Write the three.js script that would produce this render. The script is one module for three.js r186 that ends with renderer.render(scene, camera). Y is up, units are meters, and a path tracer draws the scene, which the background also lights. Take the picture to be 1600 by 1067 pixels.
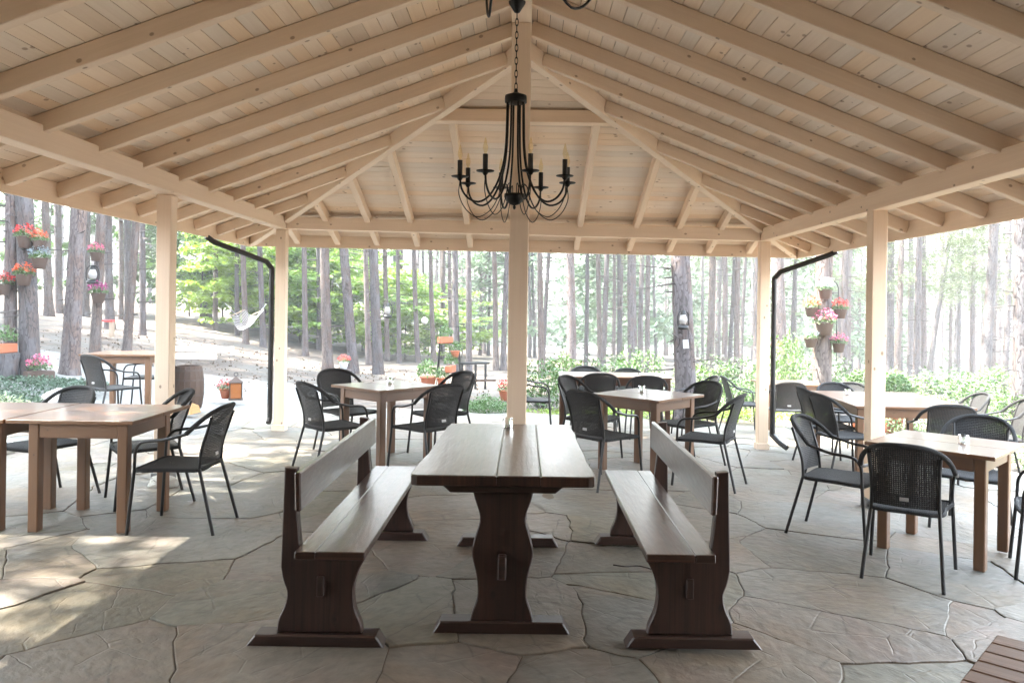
import * as THREE from 'three';
import { mergeGeometries } from 'three/addons/utils/BufferGeometryUtils.js';

// ---------------------------------------------------------------- camera, sky, sun, exposure
const scene = new THREE.Scene();
const camera = new THREE.PerspectiveCamera(2 * Math.atan(587 / 1232) * 180 / Math.PI, 1640 / 1174, 0.05, 900);
camera.setViewOffset(1640, 1174, 0, 107, 1600, 1067);
camera.position.set(0, 1.54, 0);
camera.rotation.z = 0.8 * Math.PI / 180;
const sunDir = new THREE.Vector3(-0.65, 1, -0.04).normalize();
{ // bright hazy sky: white near the horizon and round the sun, pale blue overhead
  const W = 256, Hh = 128, d = new Float32Array(W * Hh * 4), v = new THREE.Vector3();
  for (let y = 0; y < Hh; y++) for (let x = 0; x < W; x++) {
    const up = ((y + 0.5) / Hh - 0.5) * Math.PI, a = ((x + 0.5) / W - 0.5) * 2 * Math.PI;
    v.set(Math.cos(a) * Math.cos(up), Math.sin(up), Math.sin(a) * Math.cos(up));
    const t = Math.pow(Math.max(0, 1 - Math.max(0, v.y)), 2.2), g = 0.5 * Math.pow(Math.max(0, v.dot(sunDir)), 6);
    const i = (y * W + x) * 4; d[i] = 0.50 + 0.44 * t + g; d[i + 1] = 0.64 + 0.30 * t + 0.96 * g; d[i + 2] = 0.82 + 0.10 * t + 0.85 * g; d[i + 3] = 1;
  }
  const t = new THREE.DataTexture(d, W, Hh, THREE.RGBAFormat, THREE.FloatType); t.mapping = THREE.EquirectangularReflectionMapping; t.magFilter = t.minFilter = THREE.LinearFilter; t.needsUpdate = true; t.name = 'sky';
  scene.background = scene.environment = t;
}
const sun = new THREE.DirectionalLight(new THREE.Color(1, 0.95, 0.86), 4.2);
sun.position.copy(sunDir).multiplyScalar(60).add(new THREE.Vector3(0, 0, -8));
sun.target.position.set(0, 0, -8);
sun.castShadow = true;
sun.shadow.mapSize.set(4096, 4096);
Object.assign(sun.shadow.camera, { left: -40, right: 40, top: 40, bottom: -40, near: 1, far: 140 });
scene.add(sun, sun.target);
const renderer = new THREE.WebGLRenderer({ antialias: true });
renderer.toneMapping = THREE.LinearToneMapping;
renderer.toneMappingExposure = 18.5;
scene.fog = new THREE.FogExp2(new THREE.Color(1, 1, 1), 0.0026);
renderer.shadowMap.enabled = true;

// ---------------------------------------------------------------- helpers
const TAU = Math.PI * 2, rad = (d) => d * Math.PI / 180;
function rng(seed) { let a = seed >>> 0; return () => { a = (a + 0x6d2b79f5) | 0; let t = Math.imul(a ^ (a >>> 15), 1 | a); t = (t + Math.imul(t ^ (t >>> 7), 61 | t)) ^ t; return ((t ^ (t >>> 14)) >>> 0) / 4294967296; }; }
const V = (x, y, z) => new THREE.Vector3(x, y, z);
const sstep = (a, b, x) => { const t = Math.min(1, Math.max(0, (x - a) / (b - a))); return t * t * (3 - 2 * t); };
const mix = (a, b, t) => a + (b - a) * t;
function hash2(ix, iy, s) { let h = Math.imul(ix, 374761393) + Math.imul(iy, 668265263) + Math.imul(s, 2246822519); h = Math.imul(h ^ (h >>> 13), 1274126177); return ((h ^ (h >>> 16)) >>> 0) / 4294967296; }
// tileable value noise, period px, py (0 = none)
function vn(x, y, px, py, s) {
  const ix = Math.floor(x), iy = Math.floor(y), fx = x - ix, fy = y - iy, u = fx * fx * (3 - 2 * fx), v = fy * fy * (3 - 2 * fy);
  const m = (a, p) => p ? ((a % p) + p) % p : a;
  const h = (a, b) => hash2(m(a, px), m(b, py), s);
  return mix(mix(h(ix, iy), h(ix + 1, iy), u), mix(h(ix, iy + 1), h(ix + 1, iy + 1), u), v);
}
function fbm(x, y, px, py, s, oct = 4) { let a = 0.5, r = 0, n = 0; for (let i = 0; i < oct; i++) { r += a * vn(x, y, px, py, s + i * 17); n += a; x *= 2; y *= 2; px *= 2; py *= 2; a *= 0.5; } return r / n; }
const counts = {};
function numbered(name) { const n = counts[name] = (counts[name] ?? -1) + 1; return n ? name + '_' + String(n).padStart(3, '0') : name; }
function tag(o, label, category, group, kind) { if (label) o.userData.label = label; if (category) o.userData.category = category; if (group) o.userData.group = group; if (kind) o.userData.kind = kind; return o; }
function shade(m) { m.castShadow = m.receiveShadow = true; return m; }
function thing(name, label, category, x, y, z, turn = 0, group) {
  const o = new THREE.Group(); o.name = numbered(name); o.position.set(x, y, z); o.rotation.y = turn; tag(o, label, category, group); scene.add(o); return o;
}
function part(name, geo, mat, parent) { const m = shade(new THREE.Mesh(geo, mat)); m.name = name; parent.add(m); return m; }
function solo(name, geo, mat, label, category, group, kind) { const m = shade(new THREE.Mesh(geo, mat)); m.name = numbered(name); tag(m, label, category, group, kind); scene.add(m); return m; }
function copyOf(src, x, y, z, turn, label, group) { const o = src.clone(); o.name = numbered(src.name.replace(/_\d{3}$/, '')); o.position.set(x, y, z); o.rotation.y = turn; o.userData = { ...src.userData }; if (label) o.userData.label = label; if (group) o.userData.group = group; scene.add(o); return o; }
const merge = (list) => mergeGeometries(list.map((g) => g.index ? g.toNonIndexed() : g), false);
function geoFrom(pos, uv, smoothIdx) {
  const g = new THREE.BufferGeometry();
  g.setAttribute('position', new THREE.Float32BufferAttribute(pos, 3));
  g.setAttribute('uv', new THREE.Float32BufferAttribute(uv, 2));
  if (smoothIdx) g.setIndex(smoothIdx);
  g.computeVertexNormals();
  return g;
}
// box with chamfered edges; u runs along the longest side, uv in metres
function bev(w, h, d, b = 0.004, uo = 0, vo = 0) {
  b = Math.min(b, w * 0.4, h * 0.4, d * 0.4);
  const X = w / 2, Y = h / 2, Z = d / 2, pos = [], uv = [], dims = [w, h, d], L = dims.indexOf(Math.max(...dims));
  const c = [];
  for (const sx of [-1, 1]) for (const sy of [-1, 1]) for (const sz of [-1, 1]) c.push([sx, sy, sz]);
  const P = (s, ax) => [s[0] * (ax === 0 ? X : X - b), s[1] * (ax === 1 ? Y : Y - b), s[2] * (ax === 2 ? Z : Z - b)];
  function poly(ps, n) {
    const a = V(...ps[0]), e1 = V(...ps[1]).sub(a), e2 = V(...ps[2]).sub(a);
    if (e1.cross(e2).dot(V(...n)) < 0) ps = ps.slice().reverse();
    const ax = n.map(Math.abs).indexOf(Math.max(...n.map(Math.abs)));
    for (let i = 1; i < ps.length - 1; i++) for (const p of [ps[0], ps[i], ps[i + 1]]) {
      pos.push(...p);
      let q = [0, 1, 2].filter((k) => k !== ax);
      if (q[1] === L) q = [q[1], q[0]];
      uv.push(p[q[0]] + uo, p[q[1]] + vo + ax * 0.13);
    }
  }
  for (let ax = 0; ax < 3; ax++) for (const s of [-1, 1]) {
    const o = [(ax + 1) % 3, (ax + 2) % 3], n = [0, 0, 0]; n[ax] = s;
    poly([[-1, -1], [1, -1], [1, 1], [-1, 1]].map(([p, q]) => { const k = [0, 0, 0]; k[ax] = s; k[o[0]] = p; k[o[1]] = q; return P(k, ax); }), n);
  }
  for (let ax = 0; ax < 3; ax++) for (const s of [-1, 1]) for (const t of [-1, 1]) {
    const p = (ax + 1) % 3, q = (ax + 2) % 3, n = [0, 0, 0]; n[p] = s; n[q] = t * 0.99;
    const at = (r, f) => { const k = [0, 0, 0]; k[ax] = r; k[p] = s; k[q] = t; return P(k, f); };
    const ps = [at(-1, p), at(1, p), at(1, q), at(-1, q)].map((v) => v);
    for (const v of ps) v[ax] = Math.sign(v[ax]) * (dims[ax] / 2 - b);
    poly(ps, n);
  }
  for (const s of c) poly([P(s, 0), P(s, 1), P(s, 2)], [s[0], s[1] * 0.99, s[2] * 0.98]);
  return geoFrom(pos, uv);
}
const moved = (g, x, y, z, rx = 0, ry = 0, rz = 0) => { g.applyMatrix4(new THREE.Matrix4().compose(V(x, y, z), new THREE.Quaternion().setFromEuler(new THREE.Euler(rx, ry, rz)), V(1, 1, 1))); return g; };
// a timber of section w (sideways) x h (upwards) from a to b
function timber(a, b, w, h, bevel = 0.004, uo = 0, up = V(0, 1, 0)) {
  const x = b.clone().sub(a), L = x.length(); x.normalize();
  const z = x.clone().cross(up).normalize(), y = z.clone().cross(x);
  const g = bev(L, h, w, bevel, uo, uo * 0.7);
  const m = new THREE.Matrix4().makeBasis(x, y, z).setPosition(a.clone().add(b).multiplyScalar(0.5));
  g.applyMatrix4(m); return g;
}
function tube(pts, r, seg = 24, rs = 6, closed = false) { const c = new THREE.CatmullRomCurve3(pts.map((p) => p.isVector3 ? p : V(...p)), closed, 'centripetal'); return new THREE.TubeGeometry(c, seg, r, rs, closed); }
function rod(a, b, r0, r1 = r0, rs = 8) { const d = b.clone().sub(a), g = new THREE.CylinderGeometry(r1, r0, d.length(), rs, 1); g.applyQuaternion(new THREE.Quaternion().setFromUnitVectors(V(0, 1, 0), d.clone().normalize())); const c = a.clone().add(b).multiplyScalar(0.5); g.translate(c.x, c.y, c.z); return g; }
const lathe = (pts, n = 20) => new THREE.LatheGeometry(pts.map(([r, y]) => new THREE.Vector2(r, y)), n);
// a 2D outline given a thickness, edges bevelled
function plate(pts, t, bevel = 0.004, curve = 1) {
  const s = new THREE.Shape(); s.moveTo(...pts[0]);
  if (curve > 1) s.splineThru(pts.slice(1).map((p) => new THREE.Vector2(...p))); else for (const p of pts.slice(1)) s.lineTo(...p);
  const g = new THREE.ExtrudeGeometry(s, { depth: t - 2 * bevel, bevelEnabled: bevel > 0, bevelThickness: bevel, bevelSize: bevel, bevelOffset: -bevel, bevelSegments: 1, curveSegments: curve > 1 ? 40 : 6 });
  g.translate(0, 0, -t / 2 + bevel); return g;
}

// ---------------------------------------------------------------- textures
function tex(w, h, f, srgb, repX, repY) {
  const d = new Uint8Array(w * h * 4);
  for (let y = 0; y < h; y++) for (let x = 0; x < w; x++) { const c = f((x + 0.5) / w, (y + 0.5) / h), i = (y * w + x) * 4; for (let k = 0; k < 3; k++) d[i + k] = Math.max(0, Math.min(255, Math.round((Array.isArray(c) ? c[k] : c) * 255))); d[i + 3] = 255; }
  const t = new THREE.DataTexture(d, w, h, THREE.RGBAFormat); t.wrapS = t.wrapT = THREE.RepeatWrapping; t.magFilter = THREE.LinearFilter; t.minFilter = THREE.LinearMipmapLinearFilter; t.generateMipmaps = true;
  if (srgb) t.colorSpace = THREE.SRGBColorSpace; t.repeat.set(repX, repY); t.needsUpdate = true; return t;
}
const enc = (c) => c <= 0.0031308 ? 12.92 * c : 1.055 * Math.pow(c, 1 / 2.4) - 0.055;
const encode = (c) => c.map((v) => enc(Math.max(0, v)));
const mul = (c, k) => c.map((v) => v * k);
const lerp3 = (a, b, t) => a.map((v, i) => mix(v, b[i], t));
// wood grain along u: the tile is 2.4 m long and 0.6 m wide
function woodTex(light, dark, knotC, seed, knots, contrast, W = 1024, Hh = 512) {
  const r = rng(seed), ks = [];
  for (let i = 0; i < knots; i++) ks.push([r() * 2.4, r() * 0.6, 0.005 + 0.008 * r()]);
  const val = (u, v) => {
    let x = u * 2.4, y = v * 0.6, kn = 0, bend = 0;
    for (const [kx, ky, kr] of ks) {
      let dx = x - kx, dy = y - ky; dx -= 2.4 * Math.round(dx / 2.4); dy -= 0.6 * Math.round(dy / 0.6);
      const q = Math.hypot(dx * 0.7, dy) / kr; if (q < 5) { kn = Math.max(kn, 1 - sstep(0.7, 1.25, q)); bend += Math.exp(-q * q / 5) * 0.5; }
    }
    const g = fbm(u * 4, v * 48 + bend * 6, 4, 48, seed, 3), f = fbm(u * 12, v * 200, 12, 200, seed + 5, 2), b = fbm(u * 3, v * 6, 3, 6, seed + 9, 3);
    return [contrast * (0.55 * g + 0.25 * f + 0.4 * b), kn];
  };
  return {
    map: tex(W, Hh, (u, v) => { const [t, k] = val(u, v); return encode(lerp3(lerp3(light, dark, Math.min(1, t)), knotC, k * 0.75)); }, true, 1 / 2.4, 1 / 0.6),
    bump: tex(512, 256, (u, v) => { const [t, k] = val(u, v); return 0.75 - 0.5 * t - 0.15 * k; }, false, 1 / 2.4, 1 / 0.6),
  };
}
const std = (o) => new THREE.MeshStandardMaterial(o);
const phy = (o) => new THREE.MeshPhysicalMaterial(o);
const lin = (r, g, b) => new THREE.Color().setRGB(r, g, b);
const plain = (r, g, b, rough = 0.7, extra = {}) => std({ color: lin(r, g, b), roughness: rough, ...extra });

const pine = woodTex([0.87, 0.705, 0.53], [0.72, 0.555, 0.39], [0.27, 0.165, 0.09], 11, 9, 0.75);
const board = woodTex([0.90, 0.765, 0.61], [0.76, 0.61, 0.45], [0.34, 0.22, 0.13], 23, 14, 0.8);
const dark = woodTex([0.058, 0.034, 0.025], [0.013, 0.008, 0.0065], [0.008, 0.006, 0.005], 31, 4, 1.15);
const red = woodTex([0.18, 0.085, 0.034], [0.095, 0.042, 0.017], [0.05, 0.022, 0.012], 41, 4, 0.9);
const grey = woodTex([0.42, 0.33, 0.25], [0.22, 0.16, 0.115], [0.08, 0.06, 0.045], 51, 6, 1.0);
const M = {};
const tints = [[1, 1, 1.03], [0.96, 0.95, 0.97], [1.0, 0.97, 0.96], [0.86, 0.83, 0.82], [1, 0.92, 0.84], [0.92, 0.94, 0.99]];
M.pine = tints.slice(0, 3).map((t) => std({ map: pine.map, bumpMap: pine.bump, bumpScale: 0.0012, roughness: 0.62, color: lin(...t) }));
M.board = tints.map((t) => std({ map: board.map, bumpMap: board.bump, bumpScale: 0.001, roughness: 0.6, color: lin(...t) }));
const wearB = tex(512, 512, (u, v) => 0.6 * fbm(u * 5, v * 12, 5, 12, 151, 3) + 0.4 * fbm(u * 10, v * 50, 10, 50, 152, 2), false, 1.1, 1.7);
M.dark = phy({ map: dark.map, bumpMap: dark.bump, bumpScale: 0.0012, roughness: 0.4, clearcoat: 0.2, clearcoatRoughness: 0.35, color: lin(1.55, 1.22, 1.12) });
M.darkTop = [1, 0.85, 1.1].map((k) => phy({ map: dark.map, bumpMap: wearB, bumpScale: 0.0035, roughness: 0.3, clearcoat: 0.75, clearcoatRoughness: 0.24, color: lin(1.7 * k, 1.25 * k, 1.05 * k) }));
M.red = phy({ map: red.map, bumpMap: red.bump, bumpScale: 0.0006, roughness: 0.45, clearcoat: 0.3, clearcoatRoughness: 0.3 });
M.redTop = phy({ map: red.map, bumpMap: red.bump, bumpScale: 0.0005, roughness: 0.4, clearcoat: 0.55, clearcoatRoughness: 0.16, color: lin(1.05, 1, 0.95) });
M.redDark = phy({ map: red.map, roughness: 0.45, color: lin(0.45, 0.38, 0.36) });
M.redGrey = phy({ map: red.map, roughness: 0.35, clearcoat: 0.8, clearcoatRoughness: 0.2, color: lin(0.8, 0.85, 0.9) });
M.greyWood = std({ map: grey.map, bumpMap: grey.bump, bumpScale: 0.003, roughness: 0.85 });
M.brownWood = std({ map: grey.map, bumpMap: grey.bump, bumpScale: 0.002, roughness: 0.7, color: lin(0.15, 0.095, 0.065) });
M.honeyWood = std({ map: grey.map, bumpMap: grey.bump, bumpScale: 0.002, roughness: 0.6, color: lin(1.5, 1.05, 0.55) });
M.iron = plain(0.008, 0.0075, 0.0075, 0.42, { metalness: 0.4 });
M.pipe = plain(0.012, 0.011, 0.0105, 0.4);
M.candle = plain(0.014, 0.013, 0.013, 0.5);
M.bulb = phy({ color: lin(1, 0.95, 0.8), roughness: 0.04, transmission: 0.97, thickness: 0 });
M.glass = phy({ color: lin(0.95, 0.97, 0.97), roughness: 0.05, transmission: 1, thickness: 0.004, ior: 1.45 });
M.wax = plain(0.75, 0.72, 0.65, 0.6);
M.tube = plain(0.011, 0.01, 0.01, 0.38);
M.tag = plain(0.35, 0.34, 0.33, 0.5);
M.terracotta = plain(0.3, 0.09, 0.04, 0.8);
M.potBrown = plain(0.06, 0.035, 0.025, 0.7);
M.white = plain(0.42, 0.42, 0.43, 0.6);
M.soil = plain(0.04, 0.03, 0.022, 0.95);
// wicker: 4 x 4 strands to a tile of 5 cm
const wick = (u, v) => { const i = Math.floor(u * 4), j = Math.floor(v * 4), a = u * 4 - i - 0.5, b = v * 4 - j - 0.5, o = (i + j) % 2; return [a, b, o]; };
const wickBump = tex(128, 128, (u, v) => { const [a, b, o] = wick(u, v); const s = o ? a : b, l = o ? b : a; return Math.max(0, 1 - s * s * 5) * (0.6 + 0.4 * Math.cos(l * Math.PI)); }, false, 20, 20);
const wickAlpha = tex(128, 128, (u, v) => { const [a, b] = wick(u, v); return Math.abs(a) > 0.405 && Math.abs(b) > 0.405 ? 0 : 1; }, false, 20, 20);
M.wicker = std({ color: lin(0.013, 0.0115, 0.011), roughness: 0.75, bumpMap: wickBump, bumpScale: 0.003, alphaMap: wickAlpha, alphaTest: 0.5, side: THREE.DoubleSide });
M.wickerRoll = std({ color: lin(0.013, 0.0115, 0.011), roughness: 0.75, bumpMap: wickBump, bumpScale: 0.003 });
// flagstone: slate with cleft ridges
// cleft slate: distance to the nearest edge of straight-sided chips, kept only in places
function chips(u, v, n, seed) { let f1 = 9, f2 = 9; const x = u * n, y = v * n * 1.5, ix = Math.floor(x), iy = Math.floor(y), my = n * 1.5; for (let j = -1; j <= 1; j++) for (let i = -1; i <= 1; i++) { const cx = ((ix + i) % n + n) % n, cy = ((iy + j) % my + my) % my, d = Math.hypot(ix + i + 0.1 + 0.8 * hash2(cx, cy, seed) - x, iy + j + 0.1 + 0.8 * hash2(cx, cy, seed + 1) - y); if (d < f1) { f2 = f1; f1 = d; } else if (d < f2) f2 = d; } return f2 - f1; }
const crack = (u, v) => { const w = 0.012 * (fbm(u * 24, v * 24, 24, 24, 65, 2) - 0.5); const m = sstep(0.54, 0.66, fbm(u * 6, v * 6, 6, 6, 68, 3)), m2 = sstep(0.6, 0.7, fbm(u * 9, v * 9, 9, 9, 67, 3)); return Math.max(m * (1 - sstep(0.006, 0.034, chips(u + w, v + w, 4, 61))), 0.7 * m2 * (1 - sstep(0.01, 0.07, chips(u - w, v + w, 8, 62)))); };
const stoneB = (u, v) => 0.5 - 0.12 * crack(u, v) + 0.24 * (fbm(u * 6, v * 9, 6, 9, 63, 4) - 0.5) + 0.3 * (fbm(u * 26, v * 40, 26, 40, 64, 4) - 0.5);
const stoneMap = tex(1024, 1024, (u, v) => {
  const a = fbm(u * 3, v * 3, 3, 3, 71, 4), b = fbm(u * 5, v * 5, 5, 5, 72, 4), f = fbm(u * 60, v * 60, 60, 60, 73, 3), c = fbm(u * 9, v * 9, 9, 9, 74, 4);
  let k = mul([0.42, 0.385, 0.335], 0.72 + 0.56 * fbm(u * 4, v * 4, 4, 4, 78, 3));
  k = lerp3(k, [0.40, 0.30, 0.20], sstep(0.48, 0.66, a) * 0.6);
  k = lerp3(k, [0.37, 0.37, 0.345], sstep(0.5, 0.66, b) * 0.4);
  k = lerp3(k, [0.46, 0.37, 0.33], sstep(0.55, 0.7, c) * 0.4);
  return encode(mul(k, (1 - 0.35 * crack(u, v)) * 0.78 + 0.4 * f + 0.2 * (fbm(u * 20, v * 20, 20, 20, 77, 3) - 0.5)));
}, true, 1 / 2.6, 1 / 2.6);
const stoneBump = tex(1024, 1024, stoneB, false, 1 / 1.7, 1 / 1.7);
const stoneTints = [[1, 1, 1], [0.9, 0.92, 0.94], [1.02, 0.95, 0.88], [0.86, 0.86, 0.84], [1.06, 1.0, 0.96], [0.95, 0.97, 0.9], [1.0, 0.93, 0.9]].map((t) => t.map((v, k) => mix(v, 1, 0) * 0.42 * [1.02, 0.985, 0.92][k]));
M.stone = stoneTints.map((t) => std({ map: stoneMap, bumpMap: stoneBump, bumpScale: 0.02, roughness: 0.55, color: lin(...t) }));
M.mortar = std({ map: stoneMap, bumpMap: stoneBump, bumpScale: 0.01, roughness: 0.9, color: lin(0.31, 0.275, 0.23) });
// bark: long plates; the tile is 1 m high
const barkV = (u, v) => { const w = fbm(u * 6, v * 5, 6, 5, 81, 3); const x = u * 16 + w * 2.2, y = v * 13 + w * 2.4; const r = fbm(x, y, 0, 0, 82, 3); const blend = sstep(0, 0.08, u) * sstep(0, 0.08, 1 - u); const e = Math.abs(vn(x, y * 0.8, 0, 0, 83) - 0.5) * 2; return mix(0.5, 0.6 * sstep(0.03, 0.3, e) + 0.4 * r, blend * 0.9 + 0.1); };
const barkBump = tex(512, 1024, barkV, false, 2, 0.8);
const barkMap = tex(512, 1024, (u, v) => { const h = barkV(u, v), m = fbm(u * 4, v * 6, 4, 6, 84, 4), l = fbm(u * 20, v * 30, 20, 30, 85, 3); return encode(mul(lerp3([0.2, 0.17, 0.16], lerp3([0.39, 0.355, 0.345], [0.37, 0.28, 0.235], sstep(0.45, 0.65, m)), sstep(0.25, 0.75, h)), 0.72 + 0.56 * l)); }, true, 2, 0.8);
M.bark = [[0.23, 0.22, 0.23], [0.28, 0.255, 0.255], [0.19, 0.187, 0.197], [0.26, 0.23, 0.217]].map((t) => std({ map: barkMap, bumpMap: barkBump, bumpScale: 0.016, roughness: 0.95, color: lin(...t) }));
M.twig = plain(0.06, 0.05, 0.045, 0.95);
const leaf = (r, g, b, t = 0.45) => phy({ color: lin(r, g, b), roughness: 0.75, transmission: t, thickness: 0, side: THREE.DoubleSide });
M.needle = [leaf(0.07, 0.105, 0.035, 0.3), leaf(0.095, 0.125, 0.045, 0.3)];
M.leaf = [leaf(0.2, 0.35, 0.022, 0.5), leaf(0.26, 0.385, 0.03, 0.5), leaf(0.07, 0.145, 0.025), leaf(0.1, 0.17, 0.04)];
M.shrub = [leaf(0.05, 0.115, 0.012), leaf(0.08, 0.15, 0.018), leaf(0.038, 0.085, 0.014)];
M.juniper = leaf(0.04, 0.075, 0.038, 0.2);
M.flower = { red: leaf(0.5, 0.03, 0.025, 0.3), orange: leaf(0.55, 0.085, 0.02, 0.3), pink: leaf(0.5, 0.09, 0.17, 0.3), purple: leaf(0.33, 0.025, 0.16, 0.3), white: leaf(0.2, 0.25, 0.27, 0.3) };
// forest floor
const groundMap = tex(1024, 1024, (u, v) => { const a = fbm(u * 5, v * 5, 5, 5, 91, 5), f = fbm(u * 90, v * 90, 90, 90, 92, 3), g = fbm(u * 14, v * 14, 14, 14, 93, 4); let k = lerp3([0.066, 0.048, 0.036], [0.088, 0.074, 0.06], sstep(0.35, 0.65, a)); k = lerp3(k, [0.16, 0.11, 0.075], sstep(0.5, 0.75, g) * 0.75); return encode(mul(k, 0.6 + 0.8 * f)); }, true, 1 / 5, 1 / 5);
const groundBump = tex(512, 512, (u, v) => 0.5 * fbm(u * 40, v * 40, 40, 40, 94, 4) + 0.5 * fbm(u * 8, v * 8, 8, 8, 95, 4), false, 1 / 3, 1 / 3);
M.ground = std({ map: groundMap, bumpMap: groundBump, bumpScale: 0.06, roughness: 0.98 });
M.gravel = std({ map: tex(1024, 1024, (u, v) => { const a = fbm(u * 4, v * 4, 4, 4, 96, 4), f = fbm(u * 120, v * 120, 120, 120, 97, 2); return encode(mul(lerp3([0.13, 0.123, 0.113], [0.2, 0.19, 0.173], a), 0.62 + 0.76 * f)); }, true, 1 / 4, 1 / 4), bumpMap: groundBump, bumpScale: 0.05, roughness: 0.95 });
const rockBump = tex(512, 512, (u, v) => fbm(u * 6, v * 6, 6, 6, 98, 6), false, 1, 1);
M.rock = std({ color: lin(0.2, 0.2, 0.2), bumpMap: rockBump, bumpScale: 0.03, roughness: 0.9 });
M.rockPale = std({ color: lin(0.5, 0.49, 0.45), bumpMap: rockBump, bumpScale: 0.03, roughness: 0.9 });

// ---------------------------------------------------------------- lie of the land
function lie(x, z) {
  const back = Math.max(0, -z - 9), ter = Math.min(3, Math.max(0, -z - 8.2)), L = sstep(-12, -5, x);
  let y = -0.04 * Math.max(0, Math.min(x, 30) - 0.3) - 0.03 * Math.min(back, 40) * mix(0.35, 1, L) - 0.03 * ter * sstep(-4, 0, x);
  const s = -x - 5.5; y += 0.11 * Math.min(s > 4 ? s : Math.log(1 + Math.exp(s * 1.5)) / 1.5, 30) * sstep(2, -9, z + 4);
  const d = Math.hypot(x, z + 8);
  y += -5 * sstep(45, 110, d) * L + 22 * sstep(120, 330, d);
  return y;
}
const bumps = (x, z) => 0.07 * (fbm(x * 0.5, z * 0.5, 0, 0, 101, 3) - 0.5);
const floorY = (x, z) => lie(x, z) - 0.11 * Math.log(1 + Math.exp((-x - 5.5) * 1.5)) / 1.5 * sstep(2, -9, z + 4);
const TX0 = -7.0, TX1 = 5.5, TZ0 = -13.0, TZ1 = 2.6;
{
  const pos = [], uv = [], idx = [], N = 180, R = 74;
  const rr = (i) => i < 40 ? i * 0.75 : 30 * Math.pow(1.082, i - 40);
  for (let i = 0; i <= R; i++) for (let j = 0; j <= N; j++) {
    const r = rr(i), a = j / N * TAU, x = Math.sin(a) * r, z = -8 + Math.cos(a) * r;
    const inT = sstep(-0.1, 0.9, Math.min(x - TX0, TX1 - x, z - TZ0, TZ1 - z));
    pos.push(x, lie(x, z) + bumps(x, z) * sstep(300, 20, r) - 0.04 - 0.25 * inT, z); uv.push(x, z);
  }
  for (let i = 0; i < R; i++) for (let j = 0; j < N; j++) { const a = i * (N + 1) + j, b = a + N + 1; idx.push(a, b, a + 1, a + 1, b, b + 1); }
  tag(solo('ground', geoFrom(pos, uv, idx), M.ground), 'pale brown forest floor of needles and bare earth between the pines', null, null, 'structure');
}
{ // gravel yard left of and behind the terrace, draped on the land
  const pos = [], uv = [], idx = [], nx = 56, nz = 44;
  for (let j = 0; j <= nz; j++) for (let i = 0; i <= nx; i++) {
    const t = j / nz, z = mix(-9.2, -17.5, t), w = fbm(t * 5, 3, 0, 0, 111, 3);
    const x = mix(-11.5 - 9 * t + 2 * w, mix(-3.6, -2.2 - 1.2 * w, sstep(0, 0.5, t)) - 1.6 * sstep(0.5, 1, t), i / nx);
    pos.push(x, lie(x, z) + bumps(x, z) - 0.012, z); uv.push(x, z);
  }
  for (let j = 0; j < nz; j++) for (let i = 0; i < nx; i++) { const a = j * (nx + 1) + i, b = a + nx + 1; idx.push(a, a + 1, b, a + 1, b + 1, b); }
  tag(solo('gravel_path', geoFrom(pos, uv, idx), M.gravel), 'pale sunlit gravel yard running behind the left of the terrace', null, null, 'structure');
}

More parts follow.
